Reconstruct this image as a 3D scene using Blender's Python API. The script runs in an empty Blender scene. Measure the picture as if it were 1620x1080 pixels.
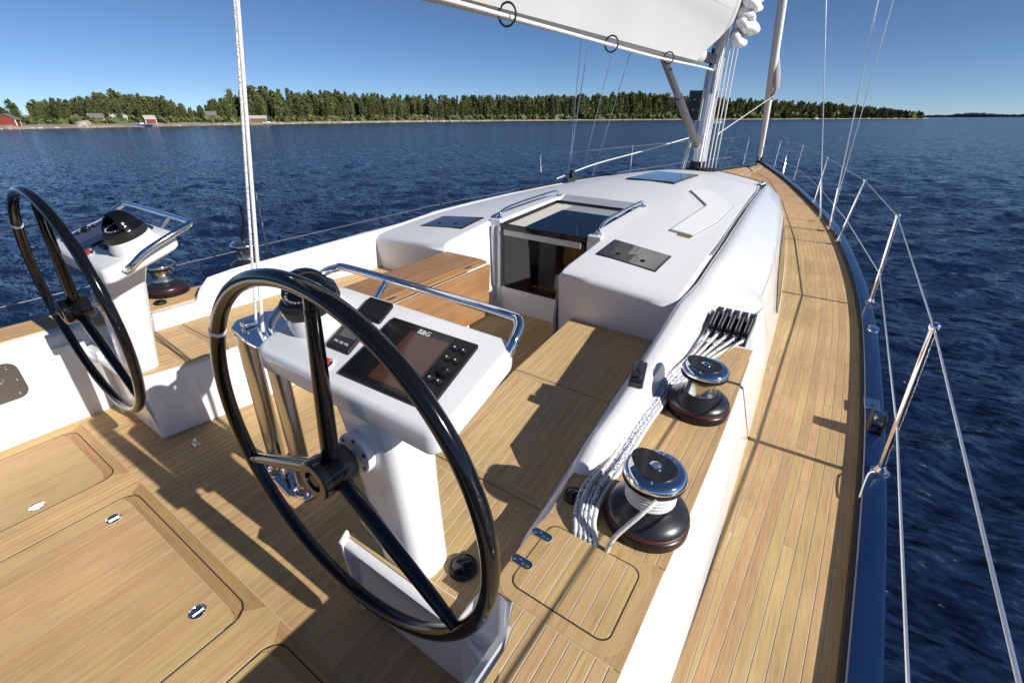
import bpy, bmesh, math, random
import numpy as np
from mathutils import Vector, Matrix

random.seed(7)
sc = bpy.context.scene
COL = sc.collection

# ------------------------------------------------------------------ camera, sky, sun, exposure
# Yacht frame: X to starboard from the centreline, Y towards the bow, Z up, z = 0 on the side deck.
CAM = Vector((1.7187, 0.0, 1.35))
CR = ((0.8266390775, 0.5626438430, 0.0099870641),
      (0.2670280043, -0.3765731843, -0.8870674618),
      (-0.4953421852, 0.7359514541, -0.4615317722))      # right, down, forward of the lens
UP = Vector((-0.0259, 0.0159, 0.9995)).normalized()       # true vertical seen from the slightly heeled yacht
H = UP.rotation_difference(Vector((0, 0, 1))).to_matrix().to_4x4()   # yacht frame -> world
cam_data = bpy.data.cameras.new('camera')
cam_data.sensor_width = 36.0
cam_data.lens = 727.874 / 1620 * 36.0
cam_data.clip_start = 0.05
cam_data.clip_end = 30000
cam = bpy.data.objects.new('camera', cam_data)
COL.objects.link(cam)
m = Matrix(((CR[0][0], -CR[1][0], -CR[2][0], CAM.x),
            (CR[0][1], -CR[1][1], -CR[2][1], CAM.y),
            (CR[0][2], -CR[1][2], -CR[2][2], CAM.z),
            (0, 0, 0, 1)))
cam.matrix_world = H @ m
sc.camera = cam
CAMW = H @ CAM

SUN = (H.to_3x3() @ Vector((1.0, 0.040, 0.615))).normalized()          # towards the sun
elev = math.asin(SUN.z)
azim = math.atan2(SUN.x, SUN.y)
world = bpy.data.worlds.new('World')
sc.world = world
world.use_nodes = True
nt = world.node_tree
sky = nt.nodes.new('ShaderNodeTexSky')
sky.sky_type = 'NISHITA'
sky.sun_disc = False
sky.sun_elevation = elev
sky.sun_rotation = azim
sky.air_density = 0.52
sky.dust_density = 0.0
sky.ozone_density = 5.5
nt.links.new(sky.outputs[0], nt.nodes['Background'].inputs[0])
nt.nodes['Background'].inputs[1].default_value = 0.077
sun_data = bpy.data.lights.new('sun', 'SUN')
sun_data.energy = 5.0
sun_data.angle = math.radians(0.55)
sun_data.color = (1.0, 0.965, 0.915)
sun = bpy.data.objects.new('sun', sun_data)
COL.objects.link(sun)
sun.rotation_euler = (-SUN).to_track_quat('-Z', 'Y').to_euler()
sun.location = (30, 0, 40)
sc.view_settings.view_transform = 'Standard'
sc.view_settings.look = 'None'
sc.view_settings.gamma = 1.0
sc.view_settings.exposure = 0.28

# ------------------------------------------------------------------ materials
MATS = {}
def nodes(name):
    mt = bpy.data.materials.new(name)
    mt.use_nodes = True
    t = mt.node_tree
    return mt, t, t.nodes['Principled BSDF']
def N(t, kind, **kw):
    n = t.nodes.new(kind)
    for k, v in kw.items():
        setattr(n, k, v)
    return n
def plain(name, col, rough=0.5, metal=0.0, coat=0.0, bump=0.0, bscale=60, vary=0.0, spec=0.5, vscale=5.0):
    mt, t, b = nodes(name)
    b.inputs['Base Color'].default_value = (*col, 1)
    b.inputs['Roughness'].default_value = rough
    b.inputs['Metallic'].default_value = metal
    b.inputs['Coat Weight'].default_value = coat
    b.inputs['Coat Roughness'].default_value = 0.05
    b.inputs['Specular IOR Level'].default_value = spec
    tc = N(t, 'ShaderNodeTexCoord')
    if vary > 0:
        nz = N(t, 'ShaderNodeTexNoise'); nz.inputs['Scale'].default_value = vscale; nz.inputs['Detail'].default_value = 5
        t.links.new(tc.outputs['Object'], nz.inputs['Vector'])
        rp = N(t, 'ShaderNodeValToRGB')
        rp.color_ramp.elements[0].position = 0.3; rp.color_ramp.elements[1].position = 0.7
        rp.color_ramp.elements[0].color = (*[c * (1 - vary) for c in col], 1)
        rp.color_ramp.elements[1].color = (*[min(1, c * (1 + vary)) for c in col], 1)
        t.links.new(nz.outputs['Fac'], rp.inputs[0]); t.links.new(rp.outputs[0], b.inputs['Base Color'])
        mr = N(t, 'ShaderNodeMapRange'); mr.inputs['To Min'].default_value = max(0.02, rough * 0.8); mr.inputs['To Max'].default_value = rough * 1.25
        t.links.new(nz.outputs['Fac'], mr.inputs[0]); t.links.new(mr.outputs[0], b.inputs['Roughness'])
    if bump > 0:
        nb = N(t, 'ShaderNodeTexNoise'); nb.inputs['Scale'].default_value = bscale; nb.inputs['Detail'].default_value = 3
        t.links.new(tc.outputs['Object'], nb.inputs['Vector'])
        bp = N(t, 'ShaderNodeBump'); bp.inputs['Strength'].default_value = bump; bp.inputs['Distance'].default_value = 0.004
        t.links.new(nb.outputs['Fac'], bp.inputs['Height']); t.links.new(bp.outputs[0], b.inputs['Normal'])
    MATS[name] = mt
    return mt
def teak(name, lo, hi, grain=(70, 2.2, 70), rough=0.6, rnd=0.10):
    mt, t, b = nodes(name)
    tc = N(t, 'ShaderNodeTexCoord'); oi = N(t, 'ShaderNodeObjectInfo')
    mp = N(t, 'ShaderNodeMapping'); mp.inputs['Scale'].default_value = grain
    off = N(t, 'ShaderNodeVectorMath', operation='SCALE'); off.inputs['Scale'].default_value = 37.0
    comb = N(t, 'ShaderNodeCombineXYZ')
    for i in range(3): t.links.new(oi.outputs['Random'], comb.inputs[i])
    t.links.new(comb.outputs[0], off.inputs[0])
    add = N(t, 'ShaderNodeVectorMath', operation='ADD')
    t.links.new(tc.outputs['Object'], mp.inputs['Vector']); t.links.new(mp.outputs[0], add.inputs[0]); t.links.new(off.outputs[0], add.inputs[1])
    n1 = N(t, 'ShaderNodeTexNoise'); n1.inputs['Scale'].default_value = 1.0; n1.inputs['Detail'].default_value = 7; n1.inputs['Roughness'].default_value = 0.68
    t.links.new(add.outputs[0], n1.inputs['Vector'])
    n2 = N(t, 'ShaderNodeTexNoise'); n2.inputs['Scale'].default_value = 2.3; n2.inputs['Detail'].default_value = 4
    t.links.new(tc.outputs['Object'], n2.inputs['Vector'])
    n3 = N(t, 'ShaderNodeTexNoise'); n3.inputs['Scale'].default_value = 5.0; n3.inputs['Detail'].default_value = 2
    t.links.new(add.outputs[0], n3.inputs['Vector'])
    rp = N(t, 'ShaderNodeValToRGB')
    e = rp.color_ramp.elements; e[0].position = 0.28; e[1].position = 0.72
    e[0].color = (*lo, 1); e[1].color = (*hi, 1)
    t.links.new(n1.outputs['Fac'], rp.inputs[0])
    hv = N(t, 'ShaderNodeHueSaturation')
    v1 = N(t, 'ShaderNodeMapRange'); v1.inputs['To Min'].default_value = 1 - rnd; v1.inputs['To Max'].default_value = 1 + rnd
    t.links.new(oi.outputs['Random'], v1.inputs[0])
    v2 = N(t, 'ShaderNodeMapRange'); v2.inputs['From Min'].default_value = 0.3; v2.inputs['From Max'].default_value = 0.7
    v2.inputs['To Min'].default_value = 0.86; v2.inputs['To Max'].default_value = 1.12
    t.links.new(n2.outputs['Fac'], v2.inputs[0])
    v3 = N(t, 'ShaderNodeMapRange'); v3.inputs['From Min'].default_value = 0.32; v3.inputs['From Max'].default_value = 0.5
    v3.inputs['To Min'].default_value = 0.8; v3.inputs['To Max'].default_value = 1.0
    t.links.new(n3.outputs['Fac'], v3.inputs[0])
    mu = N(t, 'ShaderNodeMath', operation='MULTIPLY'); mu2 = N(t, 'ShaderNodeMath', operation='MULTIPLY')
    t.links.new(v1.outputs[0], mu.inputs[0]); t.links.new(v2.outputs[0], mu.inputs[1])
    t.links.new(mu.outputs[0], mu2.inputs[0]); t.links.new(v3.outputs[0], mu2.inputs[1])
    t.links.new(mu2.outputs[0], hv.inputs['Value'])
    hs = N(t, 'ShaderNodeMapRange'); hs.inputs['To Min'].default_value = 0.49; hs.inputs['To Max'].default_value = 0.508
    r2 = N(t, 'ShaderNodeMath', operation='FRACT'); r3 = N(t, 'ShaderNodeMath', operation='MULTIPLY'); r3.inputs[1].default_value = 7.31
    t.links.new(oi.outputs['Random'], r3.inputs[0]); t.links.new(r3.outputs[0], r2.inputs[0]); t.links.new(r2.outputs[0], hs.inputs[0])
    t.links.new(hs.outputs[0], hv.inputs['Hue'])
    t.links.new(rp.outputs[0], hv.inputs['Color']); t.links.new(hv.outputs[0], b.inputs['Base Color'])
    b.inputs['Roughness'].default_value = rough
    b.inputs['Specular IOR Level'].default_value = 0.3
    bp = N(t, 'ShaderNodeBump'); bp.inputs['Strength'].default_value = 0.25; bp.inputs['Distance'].default_value = 0.001
    t.links.new(n1.outputs['Fac'], bp.inputs['Height']); t.links.new(bp.outputs[0], b.inputs['Normal'])
    MATS[name] = mt
    return mt

TL, TH = (0.47, 0.300, 0.130), (0.61, 0.418, 0.202)
teak('teak', TL, TH, (60, 2.0, 60), 0.62, 0.085)
teak('teak_cross', TL, TH, (2.2, 70, 70))
teak('teak_margin', (0.36, 0.205, 0.085), (0.52, 0.32, 0.145), (2.2, 70, 70))
teak('teak_veneer', (0.27, 0.145, 0.058), (0.43, 0.245, 0.105), (40, 1.3, 40), 0.42, 0.07)
teak('teak_flat', TL, TH, (55, 1.6, 55), 0.55, 0.05)
plain('caulk', (0.62, 0.55, 0.44), 0.7)
plain('caulk_brown', (0.56, 0.46, 0.32), 0.8)
plain('gap_dark', (0.03, 0.018, 0.012), 0.8)
plain('gelcoat', (0.77, 0.77, 0.765), 0.22, coat=0.5, vary=0.012, vscale=3)
plain('nonskid', (0.70, 0.70, 0.69), 0.55, bump=0.25, bscale=420)
plain('navy', (0.005, 0.017, 0.060), 0.2, coat=0.35, vary=0.08, vscale=4)
plain('black_rubber', (0.012, 0.012, 0.013), 0.55)
plain('black_gloss', (0.005, 0.005, 0.006), 0.12, coat=0.25, spec=0.35)
plain('black_metal', (0.022, 0.022, 0.024), 0.3, metal=0.6)
plain('black_satin', (0.016, 0.016, 0.017), 0.32, coat=0.3)
plain('chrome', (0.86, 0.86, 0.87), 0.06, metal=1.0)
plain('steel', (0.62, 0.61, 0.59), 0.2, metal=1.0)
plain('steel_brushed', (0.22, 0.21, 0.205), 0.38, metal=1.0, bump=0.2, bscale=200)
plain('alu', (0.70, 0.71, 0.73), 0.3, metal=0.85)
plain('paint_white', (0.78, 0.78, 0.78), 0.3)
plain('red', (0.45, 0.02, 0.02), 0.35)
plain('red_dark', (0.085, 0.008, 0.010), 0.4)
plain('sailcloth', (0.48, 0.478, 0.465), 0.8, bump=0.5, bscale=9, vary=0.04, vscale=1.5)
plain('sail_white', (0.80, 0.80, 0.79), 0.75, bump=0.6, bscale=14)
plain('sail_strip', (0.42, 0.40, 0.40), 0.7, bump=0.4, bscale=14)
plain('wire', (0.68, 0.69, 0.72), 0.3, metal=0.9)
plain('rope_white', (0.72, 0.71, 0.68), 0.8, bump=1.0, bscale=260)
plain('rope_dark', (0.03, 0.04, 0.07), 0.8, bump=1.0, bscale=260)
plain('brass', (0.42, 0.30, 0.09), 0.35, metal=0.8)
plain('screen_brown', (0.055, 0.016, 0.012), 0.12, coat=0.6)
plain('mark_white', (0.75, 0.75, 0.75), 0.6)
plain('key_grey', (0.30, 0.30, 0.31), 0.5)
plain('cream', (0.66, 0.62, 0.55), 0.5)
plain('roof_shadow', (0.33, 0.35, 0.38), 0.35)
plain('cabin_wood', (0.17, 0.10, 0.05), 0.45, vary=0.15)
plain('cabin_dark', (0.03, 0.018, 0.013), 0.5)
def glass(name, tint, mixf, rough=0.02):
    mt, t, b = nodes(name)
    t.nodes.remove(b)
    out = t.nodes['Material Output']
    tr = N(t, 'ShaderNodeBsdfTransparent'); tr.inputs[0].default_value = (*tint, 1)
    gl = N(t, 'ShaderNodeBsdfGlossy'); gl.inputs['Roughness'].default_value = rough
    fr = N(t, 'ShaderNodeFresnel'); fr.inputs['IOR'].default_value = 1.5
    mx = N(t, 'ShaderNodeMath', operation='ADD'); mx.inputs[1].default_value = mixf; mx.use_clamp = True
    ms = N(t, 'ShaderNodeMixShader')
    t.links.new(fr.outputs[0], mx.inputs[0]); t.links.new(mx.outputs[0], ms.inputs[0])
    t.links.new(tr.outputs[0], ms.inputs[1]); t.links.new(gl.outputs[0], ms.inputs[2]); t.links.new(ms.outputs[0], out.inputs['Surface'])
    MATS[name] = mt
glass('smoked_glass', (0.19, 0.165, 0.15), 0.02)
glass('hatch_glass', (0.12, 0.12, 0.13), 0.10)
def fleck_rope(name, col):
    mt, t, b = nodes(name)
    tc = N(t, 'ShaderNodeTexCoord')
    mp = N(t, 'ShaderNodeMapping'); mp.inputs['Scale'].default_value = (330, 150, 330)
    vo = N(t, 'ShaderNodeTexVoronoi'); vo.inputs['Scale'].default_value = 1.0
    cr = N(t, 'ShaderNodeSeparateColor')
    gt = N(t, 'ShaderNodeMath', operation='GREATER_THAN'); gt.inputs[1].default_value = 0.76
    mix = N(t, 'ShaderNodeMix', data_type='RGBA')
    mix.inputs['A'].default_value = (0.70, 0.69, 0.66, 1); mix.inputs['B'].default_value = (*col, 1)
    t.links.new(tc.outputs['Object'], mp.inputs[0]); t.links.new(mp.outputs[0], vo.inputs['Vector'])
    t.links.new(vo.outputs['Color'], cr.inputs[0]); t.links.new(cr.outputs[0], gt.inputs[0])
    t.links.new(gt.outputs[0], mix.inputs['Factor']); t.links.new(mix.outputs['Result'], b.inputs['Base Color'])
    b.inputs['Roughness'].default_value = 0.85
    nb = N(t, 'ShaderNodeTexNoise'); nb.inputs['Scale'].default_value = 300
    t.links.new(tc.outputs['Object'], nb.inputs['Vector'])
    bp = N(t, 'ShaderNodeBump'); bp.inputs['Strength'].default_value = 0.9; bp.inputs['Distance'].default_value = 0.003
    t.links.new(nb.outputs['Fac'], bp.inputs['Height']); t.links.new(bp.outputs[0], b.inputs['Normal'])
    MATS[name] = mt
fleck_rope('rope_blue', (0.03, 0.09, 0.30))
fleck_rope('rope_grey', (0.34, 0.35, 0.38))
def leafy(name, a, b_, c):
    mt, t, b = nodes(name)
    tc = N(t, 'ShaderNodeTexCoord'); oi = N(t, 'ShaderNodeObjectInfo')
    nz = N(t, 'ShaderNodeTexNoise'); nz.inputs['Scale'].default_value = 0.55; nz.inputs['Detail'].default_value = 4
    t.links.new(tc.outputs['Object'], nz.inputs['Vector'])
    rp = N(t, 'ShaderNodeValToRGB'); e = rp.color_ramp.elements
    e[0].position = 0.3; e[0].color = (*a, 1); e[1].position = 0.72; e[1].color = (*c, 1)
    k = e.new(0.5); k.color = (*b_, 1)
    t.links.new(nz.outputs['Fac'], rp.inputs[0])
    hv = N(t, 'ShaderNodeHueSaturation')
    v1 = N(t, 'ShaderNodeMapRange'); v1.inputs['To Min'].default_value = 0.65; v1.inputs['To Max'].default_value = 1.35
    t.links.new(oi.outputs['Random'], v1.inputs[0]); t.links.new(v1.outputs[0], hv.inputs['Value'])
    t.links.new(rp.outputs[0], hv.inputs['Color']); t.links.new(hv.outputs[0], b.inputs['Base Color'])
    b.inputs['Roughness'].default_value = 0.7; b.inputs['Specular IOR Level'].default_value = 0.2
    MATS[name] = mt
leafy('pine_leaf', (0.055, 0.074, 0.028), (0.096, 0.116, 0.042), (0.148, 0.156, 0.056))
leafy('birch_leaf', (0.080, 0.104, 0.036), (0.124, 0.146, 0.050), (0.178, 0.186, 0.068))
leafy('far_haze_leaf', (0.026, 0.036, 0.046), (0.032, 0.043, 0.052), (0.040, 0.050, 0.058))  # distance haze put into the leaf colour as a blue tint
plain('bark', (0.13, 0.075, 0.045), 0.85, vary=0.3, vscale=2)
plain('shore', (0.30, 0.25, 0.17), 0.9, vary=0.35, vscale=0.12)
plain('granite', (0.40, 0.35, 0.29), 0.85, vary=0.3, vscale=0.6)
plain('falu_red', (0.21, 0.036, 0.026), 0.8, vary=0.15, vscale=2)
plain('roof_grey', (0.16, 0.15, 0.15), 0.8)
plain('roof_pale', (0.42, 0.40, 0.37), 0.8)
plain('pane_dark', (0.02, 0.025, 0.03), 0.1)
plain('boat_blue', (0.08, 0.16, 0.34), 0.3)

def water_mat():
    mt, t, b = nodes('water')
    b.inputs['Base Color'].default_value = (0.0064, 0.015, 0.042, 1)
    b.inputs['Roughness'].default_value = 0.155
    b.inputs['IOR'].default_value = 1.333
    # wind ripples: slope fields of three sizes tilt the normal, so the chop stays lively out to the horizon
    geo = N(t, 'ShaderNodeNewGeometry')
    prev = geo.outputs['Normal']
    for s_, d, slope, rot, st in ((0.9, 2, 0.10, -34, 2.2), (2.0, 2, 0.56, -30, 2.6), (5.4, 2, 0.66, -40, 2.6), (14.0, 2, 0.34, -30, 2.2)):
        mp = N(t, 'ShaderNodeMapping'); mp.inputs['Rotation'].default_value = (0, 0, math.radians(rot)); mp.inputs['Scale'].default_value = (1.0, st, 1)
        t.links.new(geo.outputs['Position'], mp.inputs[0])
        nz = N(t, 'ShaderNodeTexNoise'); nz.inputs['Scale'].default_value = s_; nz.inputs['Detail'].default_value = d; nz.inputs['Roughness'].default_value = 0.6; nz.inputs['Distortion'].default_value = 0.4
        t.links.new(mp.outputs[0], nz.inputs['Vector'])
        sb = N(t, 'ShaderNodeVectorMath', operation='SUBTRACT'); sb.inputs[1].default_value = (0.5, 0.5, 0.5)
        t.links.new(nz.outputs['Color'], sb.inputs[0])
        ml = N(t, 'ShaderNodeVectorMath', operation='MULTIPLY'); ml.inputs[1].default_value = (slope * 2.7, slope * 2.7, 0.0)
        t.links.new(sb.outputs[0], ml.inputs[0])
        ad = N(t, 'ShaderNodeVectorMath', operation='ADD')
        t.links.new(prev, ad.inputs[0]); t.links.new(ml.outputs[0], ad.inputs[1]); prev = ad.outputs[0]
    nm = N(t, 'ShaderNodeVectorMath', operation='NORMALIZE'); t.links.new(prev, nm.inputs[0])
    t.links.new(nm.outputs[0], b.inputs['Normal'])
    MATS['water'] = mt
water_mat()

# ------------------------------------------------------------------ mesh helpers
class MB:
    def __init__(s): s.v = []; s.f = []
    def add(s, vs, fs):
        n = len(s.v); s.v += [tuple(map(float, p)) for p in vs]; s.f += [tuple(i + n for i in q) for q in fs]; return s
    def box(s, c, d, R=None):
        pts = [Vector((x * d[0] / 2, y * d[1] / 2, z * d[2] / 2)) for z in (-1, 1) for x, y in ((-1, -1), (1, -1), (1, 1), (-1, 1))]
        if R is not None: pts = [R @ p for p in pts]
        return s.add([p + Vector(c) for p in pts], [(3, 2, 1, 0), (4, 5, 6, 7), (0, 1, 5, 4), (1, 2, 6, 5), (2, 3, 7, 6), (3, 0, 4, 7)])
    def eight(s, lo, hi):
        return s.add(list(lo) + list(hi), [(3, 2, 1, 0), (4, 5, 6, 7), (0, 1, 5, 4), (1, 2, 6, 5), (2, 3, 7, 6), (3, 0, 4, 7)])
    def prism(s, poly, z0, z1):
        n = len(poly)
        a = [(*p, z0(*p) if callable(z0) else z0) for p in poly]; b = [(*p, z1(*p) if callable(z1) else z1) for p in poly]
        return s.add(a + b, [tuple(range(n - 1, -1, -1)), tuple(range(n, 2 * n))] + [(i, (i + 1) % n, n + (i + 1) % n, n + i) for i in range(n)])
    def ring(s, outer, inner, z0, z1):
        n = len(outer); v = [(*p, z) for z in (z0, z1) for p in outer] + [(*p, z) for z in (z0, z1) for p in inner]
        f = []
        for i in range(n):
            j = (i + 1) % n
            f += [(i, j, n + j, n + i), (2 * n + j, 2 * n + i, 3 * n + i, 3 * n + j), (n + i, n + j, 3 * n + j, 3 * n + i), (j, i, 2 * n + i, 2 * n + j)]
        return s.add(v, f)
    def tube(s, path, r, n=8, closed=False, caps=True, flat=1.0):
        P = [Vector(p) for p in path]; m_ = len(P)
        rs = r if hasattr(r, '__len__') else [r] * m_
        T = []
        for i in range(m_):
            a = P[(i - 1) % m_] if closed or i > 0 else P[i]; b = P[(i + 1) % m_] if closed or i < m_ - 1 else P[i]
            T.append((b - a).normalized())
        u = T[0].orthogonal().normalized(); vs = []
        for i in range(m_):
            u = (u - T[i] * u.dot(T[i])).normalized(); w = T[i].cross(u)
            for k in range(n):
                a = 2 * math.pi * k / n
                vs.append(P[i] + (u * math.cos(a) + w * math.sin(a) * flat) * rs[i])
        fs = []
        for i in range(m_ if closed else m_ - 1):
            for k in range(n):
                a, b = i * n, ((i + 1) % m_) * n
                fs.append((a + k, a + (k + 1) % n, b + (k + 1) % n, b + k))
        if caps and not closed: fs += [tuple(range(n - 1, -1, -1)), tuple((m_ - 1) * n + k for k in range(n))]
        return s.add(vs, fs)
    def cyl(s, a, b, r0, r1=None, n=20):
        return s.tube([a, b], [r0, r0 if r1 is None else r1], n)
    def lathe(s, prof, o=(0, 0, 0), n=36, R=None, sy=1.0):
        vs = []; m_ = len(prof); fs = []
        for r, z in prof:
            for k in range(n):
                a = 2 * math.pi * k / n
                p = Vector((r * math.cos(a), r * math.sin(a) * sy, z))
                vs.append((R @ p if R is not None else p) + Vector(o))
        for i in range(m_ - 1):
            for k in range(n):
                fs.append((i * n + k, i * n + (k + 1) % n, (i + 1) * n + (k + 1) % n, (i + 1) * n + k))
        if prof[0][0] > 1e-4: fs.append(tuple(range(n - 1, -1, -1)))
        if prof[-1][0] > 1e-4: fs.append(tuple((m_ - 1) * n + k for k in range(n)))
        return s.add(vs, fs)
    def loft(s, rings, closed=False, cap=False):
        n = len(rings[0]); vs = [p for r in rings for p in r]; fs = []
        for i in range(len(rings) - 1):
            for k in range(n if closed else n - 1):
                j = (k + 1) % n
                fs.append((i * n + k, i * n + j, (i + 1) * n + j, (i + 1) * n + k))
        if cap: fs += [tuple(range(n - 1, -1, -1)), tuple((len(rings) - 1) * n + k for k in range(n))]
        return s.add(vs, fs)
    def mirror(s):
        o = MB(); o.v = [(-x, y, z) for x, y, z in s.v]; o.f = [tuple(reversed(f)) for f in s.f]; return o
    def mesh(s, name, mat, smooth=None, recalc=True, weld=True):
        me = bpy.data.meshes.new(name); me.from_pydata(s.v, [], s.f)
        if recalc:
            bm = bmesh.new(); bm.from_mesh(me)
            if weld: bmesh.ops.remove_doubles(bm, verts=bm.verts, dist=1e-5)
            bmesh.ops.recalc_face_normals(bm, faces=bm.faces); bm.to_mesh(me); bm.free()
        me.materials.append(MATS[mat])
        if smooth is not None:
            me.polygons.foreach_set('use_smooth', [True] * len(me.polygons))
            me.set_sharp_from_angle(angle=math.radians(smooth))
        return me
    def build(s, name, mat, parent=None, smooth=None, bevel=None, seg=3, kind=None, recalc=True, blimit=35):
        o = bpy.data.objects.new(name, s.mesh(name, mat, smooth if not bevel else None, recalc)); COL.objects.link(o)
        if parent is not None: o.parent = parent
        if bevel:
            b = o.modifiers.new('bevel', 'BEVEL'); b.width = bevel; b.segments = seg; b.limit_method = 'ANGLE'; b.angle_limit = math.radians(blimit)
            b.harden_normals = True
            o.data.polygons.foreach_set('use_smooth', [True] * len(o.data.polygons))
            o.data.set_sharp_from_angle(angle=math.radians(blimit))
        if kind: o['kind'] = kind
        return o
BOAT = []
def tag(o, label, cat, group=None, boat=True):
    o['label'] = label; o['category'] = cat
    if group: o['group'] = group
    if boat: BOAT.append(o)
    return o
def thing(name, label, cat, loc=(0, 0, 0), group=None, boat=True):
    o = bpy.data.objects.new(name, None); COL.objects.link(o); o.location = loc; o.empty_display_size = 0.1
    return tag(o, label, cat, group, boat)
def interp(pts):
    xs = [p[0] for p in pts]; ys = [p[1] for p in pts]
    return lambda x: float(np.interp(x, xs, ys))
def spline(pts):
    """smooth monotone-ish cubic through (x, y) points"""
    xs = np.array([p[0] for p in pts], float); ys = np.array([p[1] for p in pts], float)
    d = np.gradient(ys, xs)
    def f(x):
        i = int(np.clip(np.searchsorted(xs, x) - 1, 0, len(xs) - 2)); h = xs[i + 1] - xs[i]; t = (x - xs[i]) / h
        t = min(max(t, 0), 1)
        return float((2*t**3-3*t**2+1)*ys[i] + (t**3-2*t**2+t)*h*d[i] + (-2*t**3+3*t**2)*ys[i+1] + (t**3-t**2)*h*d[i+1])
    return f
def smooth_path(pts, k=6):
    P = [Vector(p) for p in pts]; out = []
    for i in range(len(P) - 1):
        a = P[max(i - 1, 0)]; b = P[i]; c = P[i + 1]; d = P[min(i + 2, len(P) - 1)]
        for j in range(k):
            t = j / k
            out.append(0.5 * ((2 * b) + (c - a) * t + (2 * a - 5 * b + 4 * c - d) * t * t + (3 * b - a - 3 * c + d) * t ** 3))
    out.append(P[-1]); return out
def rrect(x0, x1, y0, y1, r, k=6):
    out = []
    for cx, cy, a0 in ((x1 - r, y1 - r, 0), (x0 + r, y1 - r, 90), (x0 + r, y0 + r, 180), (x1 - r, y0 + r, 270)):
        for i in range(k + 1):
            a = math.radians(a0 + 90 * i / k); out.append((cx + r * math.cos(a), cy + r * math.sin(a)))
    return out
def arange(a, b, step):
    n = max(1, int(round((b - a) / step))); return [a + (b - a) * i / n for i in range(n + 1)]

# ------------------------------------------------------------------ the yacht: hull and decks
yacht = thing('sailing_yacht', 'white decked sailing yacht with navy hull and teak decks, filling the foreground', 'sailing yacht')
bcap = spline([(-1.2, 1.98), (0, 2.10), (1.05, 2.16), (2.2, 2.20), (2.8, 2.202), (3.9, 2.182), (4.5, 2.147), (5.35, 2.068), (6.4, 1.94), (7.2, 1.82),
               (8.4, 1.57), (9.6, 1.285), (11, 0.93), (12.5, 0.50), (13.5, 0.20), (14.15, 0.02)])
CAPZ = 0.04
xin = spline([(-1.2, 1.66), (0, 1.695), (1.04, 1.708), (2.06, 1.684), (2.92, 1.645), (3.6, 1.615), (4.23, 1.567), (5.4, 1.458), (7.03, 1.255), (7.8, 1.11), (8.3, 0.94), (8.6, 0.76), (8.75, 0.4), (8.8, 0.0)])
YS = arange(-1.2, 14.15, 0.3)
# hull with bulwark cap
rings = []
for y in YS:
    b = bcap(y); w = min(0.085, b * 0.9)
    flare = 0.10 + 0.02 * y
    rings.append([(b - w, y, -0.06), (b - w, y, CAPZ - 0.004), (b - w + 0.004, y, CAPZ), (b - 0.018, y, CAPZ), (b - 0.005, y, CAPZ - 0.006), (b, y, CAPZ - 0.02),
                  (b * 1.004 + 0.004, y, -0.2), (b * 0.985, y, -0.7), (b * 0.90, y, -1.3), (b * 0.5, y, -1.75), (0, y, -1.9)])
hull = MB().loft(rings)
hull2 = hull.mirror(); hull.add(hull2.v, hull2.f)
tr = [(x, -1.2, z) for x, _, z in rings[0][3:]]
n = len(tr); hull.add(tr + [(-x, y, z) for x, y, z in tr], [tuple(range(n)) + tuple(range(2 * n - 1, n - 1, -1))])
hull_o = hull.build('hull', 'navy', yacht, smooth=40)
for s in (1, -1):
    mb = MB()
    mb.loft([[(s * (bcap(y) - min(0.085, bcap(y) * 0.9) - 0.011), y, -0.03), (s * (bcap(y) - min(0.085, bcap(y) * 0.9) - 0.011), y, CAPZ - 0.012),
              (s * (bcap(y) - min(0.085, bcap(y) * 0.9) - 0.001), y, CAPZ - 0.008)] for y in YS[:-3]])
    mb.build('deck_gasket', 'black_rubber', yacht)
# caulk bed of the weather deck
def xout(y): return max(bcap(y) - 0.094, 0.0)
deck = MB()
for s in (1, -1):
    deck.loft([[(s * (xin(y) - 0.04 if y < 8.5 else 0), y, -0.0014), (s * xout(y), y, -0.0014)] for y in arange(-1.2, 14.0, 0.15)])
deck_o = deck.build('weather_deck', 'caulk', yacht)
PW = 0.0383
def deck_strip(k, y0, y1, s, gap=0.0042):
    step = 0.06 if y0 < 7.5 else 0.25; outer = []; inner = []
    for y in arange(y0, y1, step):
        xo = xout(y) - k * PW - gap / 2; lim = xin(y) + 0.030 if y < 8.7 else 0.05
        xi = max(xout(y) - (k + 1) * PW + gap / 2, lim)
        if xo - xi > 0.0004: outer.append((s * xo, y)); inner.append((s * xi, y))
    return outer + inner[::-1] if len(outer) > 1 else None
rnd = random.Random(3)
for s in (1, -1):
    for a, b in ((-1.15, 1.2), (1.2, 3.9), (3.9, 6.4), (6.4, 8.3)):
        ym = arange(a + 0.001, b - 0.001, 0.15)
        MB().prism([(s * (xin(y) - 0.004), y) for y in ym] + [(s * (xin(y) + 0.026), y) for y in ym[::-1]], -0.007, 0.0003).build('margin_board', 'teak', deck_o)
fore = MB()
for s in (1, -1):
    for k in range(48):
        y = -1.15 + (rnd.random() * 1.6 if s > 0 else 0)
        cuts = [-1.15]
        while y < 7.4:
            if y > -1.0: cuts.append(y)
            y += 1.5 + 1.3 * rnd.random()
        cuts.append(7.6)
        for a, b in zip(cuts[:-1], cuts[1:]):
            poly = deck_strip(k, a + 0.0015, b - 0.0015, s)
            if not poly: continue
            if s > 0: MB().prism(poly, -0.007, 0.0).build('plank', 'teak', deck_o)
            else: fore.prism(poly, -0.007, 0.0)
        poly = deck_strip(k, 7.603, 14.0 - k * 0.08, s)
        if poly: fore.prism(poly, -0.007, 0.0)
fore.prism([(-0.046, 8.85), (0.046, 8.85), (0.046, 13.9), (-0.046, 13.9)], -0.007, 0.001)
fore.build('foredeck_planks', 'teak', deck_o, kind='stuff')

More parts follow.
